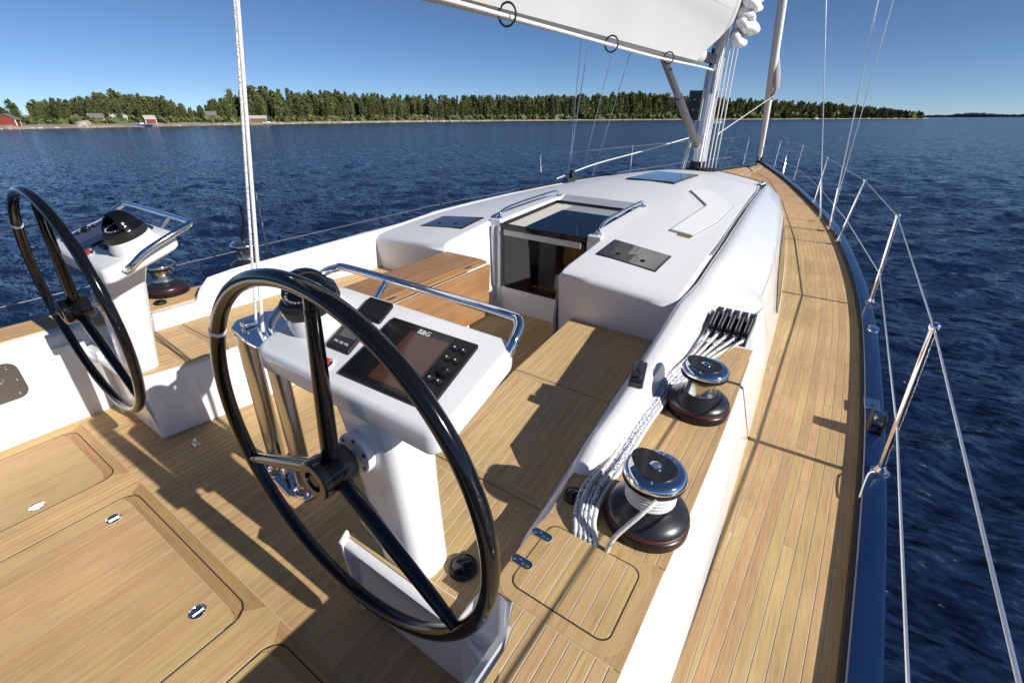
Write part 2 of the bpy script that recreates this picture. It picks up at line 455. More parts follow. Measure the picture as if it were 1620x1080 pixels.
# ------------------------------------------------------------------ coaming (both sides) and coachroof
Xg = spline([(2.2, 1.19), (2.9, 1.165), (3.6, 1.13), (4.2, 1.09), (5.2, 1.02), (6.5, 0.93), (7.2, 0.87), (8.0, 0.76), (8.5, 0.62), (8.75, 0.36)])
zg = spline([(2.2, 0.40), (2.5, 0.43), (3.0, 0.47), (3.6, 0.485), (4.5, 0.49), (5.4, 0.48), (6.5, 0.445), (7.2, 0.41), (8.0, 0.32), (8.5, 0.22), (8.75, 0.12)])
zc = spline([(2.2, 0.455), (2.5, 0.485), (3.0, 0.545), (3.6, 0.58), (4.5, 0.60), (5.4, 0.595), (6.5, 0.56), (7.2, 0.52), (8.0, 0.42), (8.5, 0.30), (8.75, 0.17)])
def roof(x, y):
    g = Xg(y); return zc(y) - (zc(y) - zg(y)) * min(abs(x) / g, 1.0) ** 2
# columns: Y, inner x, top z, ridge outer x, ridge outer z, p4 (x,z), p5 (x,z), shoulder (x,z), base x
SEC = [(-1.2, 1.33, 0.25, 1.36, 0.25, 1.40, 0.247, 1.603, 0.247, 1.617, 0.235),
       (0.53, 1.33, 0.25, 1.36, 0.25, 1.40, 0.247, 1.612, 0.247, 1.626, 0.235),
       (0.62, 1.27, 0.25, 1.31, 0.25, 1.36, 0.247, 1.613, 0.247, 1.627, 0.235),
       (0.80, 1.23, 0.25, 1.27, 0.25, 1.33, 0.247, 1.613, 0.247, 1.627, 0.235),
       (1.08, 1.215, 0.25, 1.26, 0.25, 1.31, 0.247, 1.613, 0.247, 1.627, 0.235),
       (1.115, 1.225, 0.30, 1.275, 0.295, 1.315, 0.249, 1.613, 0.247, 1.627, 0.235),
       (1.19, 1.238, 0.362, 1.295, 0.357, 1.330, 0.255, 1.613, 0.247, 1.627, 0.235),
       (1.35, 1.238, 0.376, 1.300, 0.371, 1.335, 0.255, 1.613, 0.247, 1.627, 0.235),
       (1.65, 1.222, 0.392, 1.295, 0.387, 1.335, 0.255, 1.610, 0.247, 1.624, 0.235),
       (2.25, 1.182, 0.428, 1.270, 0.423, 1.325, 0.255, 1.592, 0.247, 1.606, 0.235),
       (2.34, 1.177, 0.434, 1.268, 0.429, 1.325, 0.26, 1.588, 0.25, 1.602, 0.238)]
for y in (2.70, 2.82):
    SEC.append((y, Xg(y) + 0.012, zg(y) - 0.004, 1.27, 0.425, 1.33, 0.405 if y > 2.75 else 0.33, 1.50, 0.355 if y > 2.75 else 0.30, 1.565, 0.285))
for y in (3.1, 3.6, 4.2, 4.8, 5.4, 6.2, 7.0, 7.6, 8.0, 8.35, 8.6, 8.74):
    g = Xg(y) + 0.012; z = zg(y) - 0.004; b = max(xin(y), g + 0.02); w = b - g
    SEC.append((y, g, z, g + w * 0.16, z - 0.004, g + w * 0.28, z - 0.03 * z / 0.48, g + w * 0.62, z * 0.70, g + w * 0.79, z * 0.42))
SECY = sorted(set([q[0] for q in SEC] + arange(-1.2, 8.74, 0.12)))
SEC = [tuple([y] + [float(np.interp(y, [q[0] for q in SEC], [q[i] for q in SEC])) for i in range(1, 11)]) for y in SECY]
coam_o = {}
for s in (1, -1):
    rr = []
    for (y, xi, zt, xr, zr, x4, z4, x5, z5, xs, zs) in SEC:
        dx = 0.0
        xb = xin(y) if y < 8.4 else max(xin(y), xs + 0.005)
        if s < 0 and y < 2.4:      # the port bench is a little deeper, so its coaming face stands further out
            sh = 0.10 * max(0.0, min(1.0, (2.4 - y) / 1.0))
            xi += sh if y > 0.55 else 0.02; xr += sh * 0.7; x4 += sh * 0.5
            if y <= 0.55: zt = zr = z4 = z5 = 0.30; zs = 0.285
        rr.append([(s * xi, y, -0.25), (s * xi, y, zt - 0.035), (s * (xi + 0.012), y, zt - 0.01), (s * (xi + 0.036), y, zt), (s * xr, y, zr), (s * (xr + 0.018), y, zr - 0.008),
                   (s * x4, y, z4), (s * x5, y, z5), (s * (x5 * 0.4 + xs * 0.6), y, z5 * 0.75 + zs * 0.25), (s * xs, y, zs), (s * xb, y, 0.0), (s * xb, y, -0.1)])
    coam_o[s] = MB().loft(rr, cap=False).build('coaming', 'gelcoat', yacht, smooth=50)
# roof skin with the companionway cut out
HX, HY0, HY1 = 0.37, 2.93, 3.98
XN = [-1.0, -0.85, -0.7, -0.55, None, 0, None, 0.55, 0.7, 0.85, 1.0]
yr = [2.36, 2.40, 2.46, 2.55, 2.7, 2.82, HY0, 3.1, 3.3, 3.6, 3.8, HY1, 4.3, 4.8, 5.4, 6.0, 6.6, 7.2, 7.6, 8.0, 8.3, 8.55, 8.7, 8.75]
def xs_at(y):
    g = Xg(y); k = min(0.465, g * 0.42); h = min(HX, g * 0.33)
    return [-g, -g * .86, -g * .72, -g * .56, -k, -h, 0.0, h, k, g * .56, g * .72, g * .86, g]
def edge_drop(i, y):
    d = 0.0
    if y < 2.46: d += {2.36: 0.030, 2.40: 0.008}.get(y, 0.0)
    if y < HY0 + 0.01 and i in (4, 8): d += 0.006
    return d
rf = MB(); grid = [[(x, y, roof(x, y) - edge_drop(i, y)) for i, x in enumerate(xs_at(y))] for y in yr]
idx = {}
for a, row in enumerate(grid):
    for b, p in enumerate(row): idx[a, b] = len(rf.v); rf.v.append(p)
for a in range(len(yr) - 1):
    for b in range(12):
        ym = (yr[a] + yr[a + 1]) / 2
        if ym < HY0 and b in (4, 5, 6, 7): continue
        if HY0 < ym < HY1 and b in (5, 6): continue
        rf.f.append((idx[a, b], idx[a, b + 1], idx[a + 1, b + 1], idx[a + 1, b]))
def wall(pts, z, dy=0.0, dx=0.0):
    m_ = len(pts); rf.add(list(pts) + [(p[0] + dx, p[1] + dy, z) for p in pts], [(i, i + 1, m_ + i + 1, m_ + i) for i in range(m_ - 1)])
wall(grid[0][0:5], -0.22, 0.07); wall(grid[0][8:13], -0.22, 0.07)
for b, dx in ((4, 0.05), (8, -0.05)): wall([grid[a][b] for a in range(yr.index(HY0) + 1)], -0.22, 0.0, dx)
for b in (0, 12): wall([row[b] for row in grid], 0.02)
wall(grid[-1], -0.02, 0.02)
ia, ib = yr.index(HY0), yr.index(HY1)
for b in (5, 7): wall([grid[a][b] for a in range(ia, ib + 1)], 0.36)
wall(grid[ib][5:8], 0.36)
plain('roof_gel', (0.69, 0.69, 0.69), 0.42, coat=0.12, vary=0.01, vscale=3)
roof_o = rf.build('coachroof', 'roof_gel', yacht, bevel=0.022, seg=3, blimit=50)
# bulkhead with the door opening
bk = MB()
BY = 2.93
for x0, x1, z0, z1 in ((-0.475, -0.37, -0.22, 0.535), (0.37, 0.475, -0.22, 0.535), (-0.37, 0.37, -0.22, 0.0)):
    bk.box(((x0 + x1) / 2, BY + 0.02, (z0 + z1) / 2), (x1 - x0, 0.05, z1 - z0))
bk_o = bk.build('bulkhead', 'gelcoat', yacht, bevel=0.008)
MB().tube([(-0.43, BY - 0.012, 0.0), (-0.43, BY - 0.012, 0.49)], 0.022, 10).build('door_jamb', 'gelcoat', yacht, smooth=50)
# cabin interior seen through the smoked door
inn = MB()
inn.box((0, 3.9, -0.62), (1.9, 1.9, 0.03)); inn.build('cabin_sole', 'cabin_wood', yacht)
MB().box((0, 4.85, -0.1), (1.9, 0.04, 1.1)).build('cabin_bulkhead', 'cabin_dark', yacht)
MB().box((-0.66, 3.5, -0.15), (0.3, 0.6, 0.95)).build('cabin_lining', 'cream', yacht, bevel=0.04)
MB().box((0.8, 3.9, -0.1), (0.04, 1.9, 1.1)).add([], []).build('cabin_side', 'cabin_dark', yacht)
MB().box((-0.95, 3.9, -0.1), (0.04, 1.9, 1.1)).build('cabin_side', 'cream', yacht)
MB().box((-0.38, 3.62, -0.17), (0.12, 0.3, 0.14)).build('cabin_locker', 'cabin_wood', yacht, bevel=0.01)
# smoked door, its frame and the sliding hatch
dp = rrect(-0.35, 0.35, 0.015, 0.475, 0.05)
door = MB(); door.add([(x, BY - 0.008, z) for x, z in dp] + [(x, BY + 0.004, z) for x, z in dp], [tuple(range(len(dp))), tuple(range(2 * len(dp) - 1, len(dp) - 1, -1))] + [(i, (i + 1) % len(dp), len(dp) + (i + 1) % len(dp), len(dp) + i) for i in range(len(dp))])
door_o = door.build('companionway_door', 'smoked_glass', yacht)
di = rrect(-0.335, 0.335, 0.03, 0.46, 0.04)
fr = MB(); nn = len(dp)
do = rrect(-0.362, 0.362, 0.003, 0.487, 0.055)
fr.add([(x, BY - 0.012, z) for x, z in do] + [(x, BY - 0.012, z) for x, z in di] + [(x, BY + 0.008, z) for x, z in do] + [(x, BY + 0.008, z) for x, z in di],
       [q for i in range(nn) for j in [(i + 1) % nn] for q in ((i, j, nn + j, nn + i), (2 * nn + i, 3 * nn + i, 3 * nn + j, 2 * nn + j), (i, 2 * nn + i, 2 * nn + j, j), (nn + i, nn + j, 3 * nn + j, 3 * nn + i))])
fr.build('door_gasket', 'black_gloss', door_o)
MB().box((0, BY - 0.013, 0.452), (0.665, 0.006, 0.045)).build('door_reflection_band', 'cream', door_o, bevel=0.003)  # cream strip painting a reflection across the top of the glass
def slope_box(c, d):
    q = MB().box(c, d); q.v = [(x, y, z + (y - 2.93) * 0.05) for x, y, z in q.v]; return q
slide = slope_box((0.085, 3.25, 0.500), (0.52, 0.64, 0.012)).build('sliding_hatch', 'hatch_glass', yacht, bevel=0.004)
sf = slope_box((-0.350, 3.36, 0.509), (0.024, 0.86, 0.022)); sf.build('hatch_frame', 'black_gloss', slide, bevel=0.004)
slope_box((0.353, 3.36, 0.509), (0.018, 0.86, 0.022)).build('hatch_frame', 'black_gloss', slide, bevel=0.004)
slope_box((0.0, 3.795, 0.509), (0.72, 0.024, 0.022)).build('hatch_frame', 'black_gloss', slide, bevel=0.004)
MB().box((0, 2.915, 0.503), (0.728, 0.022, 0.034)).build('hatch_frame', 'black_gloss', slide, bevel=0.004)
slope_box((-0.257, 3.35, 0.492), (0.165, 0.84, 0.010)).build('slide_rail', 'cream', slide)
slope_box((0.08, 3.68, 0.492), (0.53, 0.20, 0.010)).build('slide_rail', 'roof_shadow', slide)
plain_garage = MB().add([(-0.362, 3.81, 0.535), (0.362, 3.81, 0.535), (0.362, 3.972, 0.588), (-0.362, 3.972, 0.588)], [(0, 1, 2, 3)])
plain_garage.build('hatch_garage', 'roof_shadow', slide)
MB().box((0, 3.45, 0.372), (0.9, 1.05, 0.01)).build('cabin_headlining', 'cream', yacht)
for s in (1, -1):   # chrome handrails beside the hatch
    pts = [(s * 0.425, 2.98, roof(0.42, 2.98) - 0.01), (s * 0.425, 3.02, roof(0.42, 3.0) + 0.045), (s * 0.415, 3.2, roof(0.42, 3.2) + 0.06), (s * 0.41, 3.75, roof(0.42, 3.75) + 0.055), (s * 0.405, 3.88, roof(0.42, 3.88) + 0.04), (s * 0.405, 3.91, roof(0.42, 3.91) - 0.01)]
    hr = MB().tube(smooth_path(pts, 5), 0.011, 10)
    for q in (pts[0], pts[-1]): hr.lathe([(0.028, 0.0), (0.026, 0.012), (0.012, 0.02)], (q[0], q[1], q[2] + 0.008), 16)
    hr.build('handrail', 'chrome', yacht, smooth=50)
# flush hatches on the coachroof
def flush(corners, name='roof_hatch', lift=0.004, dogs=True):
    c = [Vector((x, y, roof(x, y) + lift)) for x, y in corners]; mid = sum(c, Vector()) / 4
    h = MB().eight([p - Vector((0, 0, 0.03)) for p in c], c).build(name, 'black_gloss', yacht, bevel=0.004)
    i = [mid + (p - mid) * 0.93 + Vector((0, 0, 0.0025)) for p in c]
    MB().eight([p - Vector((0, 0, 0.004)) for p in i], i).build('pane', 'hatch_pane', h)
    if dogs:
        for t_ in (0.28, 0.72):
            q = i[0].lerp(i[1], t_).lerp(i[3].lerp(i[2], t_), 0.3)
            MB().lathe([(0.016, 0), (0.016, 0.003), (0.008, 0.006), (0.0, 0.006)], q, 14).build('hatch_dog', 'black_metal', h, smooth=40)
    return h
plain('hatch_pane', (0.05, 0.05, 0.052), 0.045, coat=1.0)
flush([(0.555, 2.675), (0.96, 2.64), (0.965, 2.93), (0.56, 2.965)])
flush([(-0.96, 2.64), (-0.555, 2.675), (-0.56, 2.965), (-0.965, 2.93)])
flush([(-0.27, 5.21), (0.27, 5.21), (0.26, 6.25), (-0.26, 6.25)], lift=0.016, dogs=False)
# locker lid let into the roof, with its vent
lid = [(0.80, 3.42), (0.955, 3.42), (1.0, 4.0), (0.965, 4.75), (0.62, 5.25), (0.52, 4.95), (0.80, 4.45)]
lc = (sum(p[0] for p in lid) / len(lid), sum(p[1] for p in lid) / len(lid))
MB().prism([(lc[0] + (x - lc[0]) * 1.045, lc[1] + (y - lc[1]) * 1.016) for x, y in lid], lambda x, y: roof(x, y) - 0.01, lambda x, y: roof(x, y) + 0.0125).build('lid_seal', 'roof_shadow', yacht)
MB().prism(lid, lambda x, y: roof(x, y) - 0.01, lambda x, y: roof(x, y) + 0.016).build('locker_lid', 'nonskid', yacht, bevel=0.003)
MB().prism([(0.87, 3.36), (0.955, 3.36), (0.955, 3.44), (0.87, 3.44)], lambda x, y: roof(x, y) - 0.01, lambda x, y: roof(x, y) + 0.010).build('lid_latch', 'brass', yacht, bevel=0.003)
MB().prism([(0.31, 7.75), (0.75, 7.70), (0.72, 7.78), (0.30, 7.83)], lambda x, y: roof(x, y) - 0.01, lambda x, y: roof(x, y) + 0.012).build('roof_vent', 'black_rubber', yacht)
# cabin side windows, tinted strips on both flanks
plain('window_tint', (0.05, 0.04, 0.03), 0.10, metal=0.35, coat=0.8)
for s in (1, -1):
    ys_ = arange(3.55, 6.9, 0.335); rows = []
    for y in ys_:
        g = Xg(y) + 0.012; w = max(xin(y), g + .02) - g; z = zg(y) - 0.004
        t_ = max(0.05, math.sin(math.pi * min(max((y - 3.5) / 3.45, 0.02), 0.98)) ** 0.6)
        f_ = lambda q: g + w * (1 - 0.21 * q / (z * 0.42))
        zz0, zz1 = z * 0.07, z * (0.07 + 0.30 * t_)
        rows.append([(s * (f_(zz0) - 0.01), y, zz0), (s * (f_(zz0) + 0.006), y, zz0), (s * (f_(zz1) + 0.006), y, zz1), (s * (f_(zz1) - 0.01), y, zz1)])
    MB().loft(rows, closed=True, cap=True).build('cabin_window', 'window_tint', yacht)

# ------------------------------------------------------------------ cockpit: sole, hatches, benches
ZS = -0.2
well = MB().box((0, 0.9, ZS - 0.0265), (2.72, 4.2, 0.05)); well_o = well.build('cockpit_sole', 'caulk_brown', yacht)
def yfront(x, x0, x1, yf, r=0.06):
    d = min(x - x0, x1 - x)
    return yf if d >= r else yf - (r - math.sqrt(max(0, r * r - (r - d) ** 2)))
def planks_y(x0, x1, y0, y1, pitch, parent, z, gap=0.0035, mat='teak', front=None, th=0.005, cuts=True):
    nk = max(1, int(round((x1 - x0) / pitch))); w = (x1 - x0) / nk
    for i in range(nk):
        a, b = x0 + i * w + gap / 2, x0 + (i + 1) * w - gap / 2
        segs = [(y0, y1)]
        if cuts and y1 - y0 > 1.6:
            c = y0 + (y1 - y0) * (0.3 + 0.4 * rnd.random()); segs = [(y0, c - 0.001), (c + 0.001, y1)]
        for p, q in segs:
            if front and q == y1:
                fr_ = [(a + (b - a) * t_, front(a + (b - a) * t_)) for t_ in (1, 0.75, 0.5, 0.25, 0)]
                poly = [(a, p), (b, p)] + fr_
            else: poly = [(a, p), (b, p), (b, q), (a, q)]
            MB().prism(poly, z - th, z).build('plank', mat, parent)
FY = 0.309
planks_y(-0.86, 0.80, 0.352, 2.925, 0.0350, well_o, ZS)
planks_y(-1.34, -0.865, 0.352, 0.62, 0.036, well_o, ZS, cuts=False)
planks_y(0.805, 1.34, 0.352, 0.62, 0.036, well_o, ZS, cuts=False)
for x0, x1 in ((-0.655, -0.543), (0.477, 0.563)): planks_y(x0, x1, -1.1, 0.350, 0.0285, well_o, ZS)
planks_y(-1.34, -1.296, -1.1, 0.350, 0.022, well_o, ZS)
planks_y(1.296, 1.34, -1.1, 0.350, 0.022, well_o, ZS)
def hatch_frame(x0, x1):
    r = 0.065; a0, a1, yf = x0 - 0.009, x1 + 0.009, FY + 0.0035
    def arc(cx, d0): return [(cx + r * math.cos(math.radians(d0 + 90 * i / 6)), yf - r + r * math.sin(math.radians(d0 + 90 * i / 6))) for i in range(7)]
    R1, L1 = arc(a1 - r, 0), arc(a0 + r, 90); m1, m0 = R1[3], L1[3]
    B1, B0 = (a1 + 0.031, yf + 0.0365), (a0 - 0.031, yf + 0.0365); e = 0.0012
    front = L1[:4][::-1] + R1[3:][::-1] + [B1, B0]
    MB().prism(front[::-1], ZS - 0.005, ZS - 0.0001).build('margin_board', 'teak_margin', well_o)
    MB().prism([(a1, -1.1), (a1 + 0.031, -1.1), (B1[0], B1[1] - e * 2), (m1[0] + e, m1[1] - e)] + R1[:3][::-1], ZS - 0.005, ZS).build('margin_board', 'teak', well_o)
    MB().prism(([(a0, -1.1), (a0 - 0.031, -1.1), (B0[0], B0[1] - e * 2), (m0[0] - e, m0[1] - e)] + L1[4:])[::-1], ZS - 0.005, ZS).build('margin_board', 'teak', well_o)
for x0, x1 in ((-1.255, -0.695), (-0.503, 0.437), (0.603, 1.25)): hatch_frame(x0, x1)
def sole_hatch(x0, x1, latches):
    r = 0.065
    h = MB(); poly = [(x0 - 0.005, -1.1), (x1 + 0.005, -1.1)]
    for i in range(9): a = math.radians(90 * i / 8); poly.append((x1 + 0.005 - r + r * math.cos(a), FY + 0.005 - r + r * math.sin(a)))
    for i in range(9): a = math.radians(90 + 90 * i / 8); poly.append((x0 - 0.005 + r + r * math.cos(a), FY + 0.005 - r + r * math.sin(a)))
    ho = h.prism(poly, ZS - 0.03, ZS - 0.0011).build('sole_hatch', 'gap_dark', yacht)
    MB().prism([(x0 + 0.001, -1.08), (x1 - 0.001, -1.08)] + [(x1 - 0.001 - d, yfront(x1 - 0.001 - d, x0, x1, FY - 0.036)) for d in [i * (x1 - x0 - 0.002) / 40 for i in range(41)]], ZS - 0.006, ZS - 0.0007).build('hatch_bed', 'caulk_brown', ho)
    planks_y(x0 + 0.002, x1 - 0.002, -1.08, FY - 0.0385, 0.079, ho, ZS, 0.0018, 'teak_flat', lambda x: yfront(x, x0, x1, FY - 0.0385, 0.03), cuts=False)
    top = [(x0 + 0.002 + (x1 - x0 - 0.004) * i / 40) for i in range(41)]
    MB().prism([(x, yfront(x, x0, x1, FY - 0.001)) for x in top[::-1]] + [(x, yfront(x, x0, x1, FY - 0.037, 0.03)) for x in top], ZS - 0.005, ZS).build('margin_board', 'teak_margin', ho)
    for (lx, ly) in latches:
        l = MB().lathe([(0.027, -0.002), (0.027, 0.0025), (0.023, 0.004), (0.021, 0.0015), (0.0, 0.0015)], (lx, ly, ZS), 24).build('hatch_latch', 'chrome', ho, smooth=40)
        MB().box((lx, ly, ZS + 0.004), (0.012, 0.038, 0.004)).build('latch_ring', 'steel', l, bevel=0.0015)
    return ho
sole_hatch(-1.255, -0.695, [(-0.739, 0.04)])
sole_hatch(-0.503, 0.437, [(-0.398, 0.199), (0.303, 0.205)])
sole_hatch(0.603, 1.25, [])

def panel(q, z, parent, nk, margin=0.035, gap=0.0042, seam='caulk'):
    """laid teak panel: q = corners (aft inboard, aft outboard, fore outboard, fore inboard), planks run fore and aft inside four mitred boards"""
    q = [Vector((*p, 0)) for p in q]
    def B(u, v): return (q[0].lerp(q[1], u)).lerp(q[3].lerp(q[2], u), v)
    W = ((q[1] - q[0]).length + (q[2] - q[3]).length) / 2; L = ((q[3] - q[0]).length + (q[2] - q[1]).length) / 2
    mu, mv, gu, gv = margin / W, margin / L, gap / W / 2, gap / L / 2
    P2 = lambda u, v: tuple(B(u, v).xy)
    MB().prism([P2(0, 0), P2(1, 0), P2(1, 1), P2(0, 1)], z - 0.010, z - 0.0010).build('panel_bed', seam, parent)
    e = 0.004
    for poly, mt in (([P2(e, 0), P2(1 - e, 0), P2(1 - mu, mv - gv), P2(mu, mv - gv)], 'teak_cross'), ([P2(mu, 1 - mv + gv), P2(1 - mu, 1 - mv + gv), P2(1 - e, 1), P2(e, 1)], 'teak_cross'),
                     ([P2(0, e), P2(mu - gu, mv), P2(mu - gu, 1 - mv), P2(0, 1 - e)], 'teak'), ([P2(1, e), P2(1, 1 - e), P2(1 - mu + gu, 1 - mv), P2(1 - mu + gu, mv)], 'teak')):
        MB().prism(poly, z - 0.005, z).build('margin_board', mt, parent)
    for i in range(nk):
        a = mu + (1 - 2 * mu) * i / nk + gu; b = mu + (1 - 2 * mu) * (i + 1) / nk - gu
        MB().prism([P2(a, mv + gv), P2(b, mv + gv), P2(b, 1 - mv - gv), P2(a, 1 - mv - gv)], z - 0.005, z).build('plank', 'teak', parent)
ZB = 0.15
bi = {1: interp([(0.53, 0.755), (0.97, 0.705), (1.68, 0.617), (2.42, 0.555)]), -1: interp([(0.53, 0.845), (0.75, 0.795), (1.7, 0.72), (2.42, 0.66)])}
bo = {1: interp([(0.53, 1.235), (0.98, 1.185), (1.66, 1.125), (2.44, 1.07)]), -1: interp([(0.53, 1.335), (1.2, 1.315), (2.42, 1.24)])}
for s, cuts in ((1, (0.535, 0.968, 1.672, 2.425)), (-1, (0.535, 0.775, 0.955, 1.68, 2.425))):
    base = MB(); ysb = [0.54, 0.95, 1.4, 1.9, 2.44]
    MB().box((s * 1.295, 0.595, -0.015), (0.17, 0.16, 0.40)).build('bench_corner', 'gelcoat', yacht, bevel=0.01)
    lo = [(s * (bi[s](y) - 0.06), y) for y in ysb] + [(s * (bo[s](y) + 0.03), y) for y in ysb[::-1]]
    hi = [(s * (bi[s](y) - 0.006), y) for y in ysb] + [(s * (bo[s](y) + 0.03), y) for y in ysb[::-1]]
    nb = len(lo); base.add([(*p, ZS - 0.004) for p in lo] + [(*p, ZB - 0.011) for p in hi], [tuple(range(nb - 1, -1, -1)), tuple(range(nb, 2 * nb))] + [(i, (i + 1) % nb, nb + (i + 1) % nb, nb + i) for i in range(nb)])
    bench = base.build('bench', 'gelcoat', yacht, bevel=0.02)
    for a, b in zip(cuts[:-1], cuts[1:]):
        panel([(s * bi[s](a), a + 0.003), (s * bo[s](a), a + 0.003), (s * bo[s](b), b - 0.003), (s * bi[s](b), b - 0.003)], ZB, bench, 11)
    # moulded, slightly hollow after face of the bench with a standing rim at its inboard corner
    xa = 0.755 if s > 0 else 0.80
    xsf = [xa, xa + 0.03, xa + 0.12, 1.02, 1.15, 1.24, 1.30, 1.36]
    rowsf = []
    for y, z, hol in ((0.538, ZB - 0.006, 0), (0.522, ZB - 0.003, 0), (0.512, ZB - 0.014, 0.0), (0.516, 0.10, 0.012), (0.526, 0.03, 0.03), (0.536, -0.06, 0.03), (0.544, -0.14, 0.015), (0.548, -0.2, 0.0)):
        rowsf.append([(s * x, y + hol * (0 if x < xa + 0.02 or x > 1.27 else 1 if xa + 0.1 < x < 1.2 else 0.6) - (0.02 if x > 1.27 else 0), z + (0.02 if x > 1.3 and z > 0 else 0)) for x in xsf])
    MB().loft(rowsf).build('foot_well', 'gelcoat', yacht, smooth=60)
    if s > 0: MB().eight([(s * (xa - 0.010), 0.530, ZS - 0.003), (s * (xa + 0.012), 0.530, ZS - 0.003), (s * (xa + 0.01), 0.59, ZS - 0.003), (s * (xa - 0.02), 0.59, ZS - 0.003)],
               [(s * (xa - 0.012), 0.505, ZB + 0.0), (s * (xa + 0.006), 0.507, ZB + 0.0), (s * (xa - 0.004), 0.545, ZB + 0.022), (s * (xa - 0.016), 0.54, ZB + 0.022)]).build('foot_well_rim', 'gelcoat', yacht, bevel=0.006)
# aft cockpit sides and the low transom
for s in (1, -1):
    MB().box((s * 1.352, -0.36, 0.0), (0.03, 1.75, 0.44)).build('cockpit_side', 'gelcoat', yacht)
MB().box((0, -1.15, 0.0), (2.7, 0.06, 0.5)).build('transom', 'gelcoat', yacht, bevel=0.02)

# winch decks: laid teak on each coaming
XL = spline([(-1.2, 1.375), (0.5, 1.372), (0.62, 1.315), (0.8, 1.275), (1.0, 1.25), (1.1, 1.245), (1.2, 1.31), (1.32, 1.342), (1.8, 1.342), (2.37, 1.335)])
xr_ = spline([(-1.2, 1.600), (0.5, 1.612), (1.5, 1.612), (2.37, 1.588)])
ZW = 0.256
wdeck = MB().prism([(XL(y), y) for y in arange(-1.15, 2.37, 0.06)] + [(xr_(y), y) for y in arange(2.37, -1.15, 0.2)], ZW - 0.011, ZW - 0.0012).build('winch_deck', 'caulk', yacht)
LX0, LX1, LY0, LY1 = 1.292, 1.560, 0.634, 0.857
MB().prism([(1.262, 0.596), (1.611, 0.596), (1.611, 0.895), (1.262, 0.895)], ZW - 0.006, ZW - 0.0006).build('margin_board', 'teak', wdeck)
def clip_strip(a, b, y0, y1):
    A = []; Bp = []
    for y in arange(y0, y1, 0.05):
        lo = max(a, XL(y) + 0.002); hi = min(b, xr_(y) - 0.001)
        if hi - lo > 0.003: A.append((lo, y)); Bp.append((hi, y))
    return A + Bp[::-1] if len(A) > 1 else None
nW = 12; w0 = 1.236; wW = (1.617 - w0) / nW
for i in range(nW):
    a, b = w0 + i * wW + 0.002, w0 + (i + 1) * wW - 0.002
    for y0, y1 in ((-1.12, 0.594), (0.897, 2.355)):
        p = clip_strip(a, b, y0, y1)
        if p: MB().prism(p, ZW - 0.005, ZW).build('plank', 'teak', wdeck)
MB().ring(rrect(LX0 - 0.034, LX1 + 0.034, LY0 - 0.037, LY1 + 0.037, 0.06), rrect(LX0 - 0.004, LX1 + 0.004, LY0 - 0.004, LY1 + 0.004, 0.03), ZW - 0.005, ZW + 0.0004).build('margin_board', 'teak', wdeck)
MB().prism(rrect(LX0 - 0.004, LX1 + 0.004, LY0 - 0.004, LY1 + 0.004, 0.03), ZW - 0.003, ZW - 0.0003).build('lid_gap', 'gap_dark', wdeck)
lidw = MB().prism(rrect(LX0, LX1, LY0, LY1, 0.028), ZW - 0.0024, ZW + 0.0001).build('locker_lid', 'caulk', yacht)
for i in range(8):
    w = (LX1 - LX0) / 8; a, b = LX0 + i * w + (0 if i == 0 else 0.0018), LX0 + (i + 1) * w - (0 if i == 7 else 0.0018)
    fr_ = [(a + (b - a) * t_, yfront(a + (b - a) * t_, LX0, LX1, LY1, 0.028)) for t_ in (1, 0.8, 0.6, 0.4, 0.2, 0)]
    bk_ = [(x, LY0 + LY1 - y) for x, y in fr_[::-1]]
    MB().prism(bk_ + fr_, ZW - 0.0015, ZW + 0.0012).build('plank', 'teak', lidw)
for hx, hy in ((1.287, 0.805), (1.287, 0.700)):
    hg = MB().prism(rrect(hx - 0.032, hx + 0.032, hy - 0.014, hy + 0.014, 0.0135), ZW, ZW + 0.005).build('hinge', 'chrome', lidw, bevel=0.0015)
    sw = MB()
    for dx in (-0.02, -0.007, 0.007, 0.02): sw.lathe([(0.0045, 0), (0.0035, 0.0015), (0, 0.0015)], (hx + dx, hy + (0.004 if dx * 100 % 2 > 1 else -0.003), ZW + 0.005), 10)
    sw.build('screws', 'steel', hg)
wp = MB()
for x0 in range(5): wp.box((-1.42 - x0 * 0.042, -0.1, 0.302), (0.038, 1.2, 0.006))
wp.build('winch_deck_planks', 'teak', yacht, kind='stuff')
wq = MB()
for x0 in range(6): wq.box((-1.39 - x0 * 0.035, 0.88, 0.253), (0.031, 0.62, 0.008))
wq.build('winch_deck_planks', 'teak', yacht, kind='stuff')
# steel engine panel on the port cockpit side
pn = MB(); pp = rrect(0.03, 0.245, 0.035, 0.225, 0.045)
pn.add([(-1.3365, y, z) for y, z in pp] + [(-1.328, y, z) for y, z in pp], [tuple(range(len(pp))), tuple(range(2 * len(pp) - 1, len(pp) - 1, -1))] + [(i, (i + 1) % len(pp), len(pp) + (i + 1) % len(pp), len(pp) + i) for i in range(len(pp))])
pno = pn.build('engine_panel', 'steel_brushed', yacht, smooth=30)
Ry = Matrix.Rotation(math.radians(90), 3, 'Y')
for y, z in ((0.225, 0.13), (0.21, 0.20), (0.21, 0.06), (0.12, 0.05), (0.12, 0.21)):
    MB().lathe([(0.006, 0), (0.006, 0.003), (0, 0.004)], (-1.328, y, z), 10, Ry).build('screw', 'chrome', pno)
MB().lathe([(0.022, 0), (0.022, 0.008), (0.014, 0.014), (0, 0.014)], (-1.328, 0.16, 0.155), 20, Ry).build('key_switch', 'chrome', pno, smooth=40)


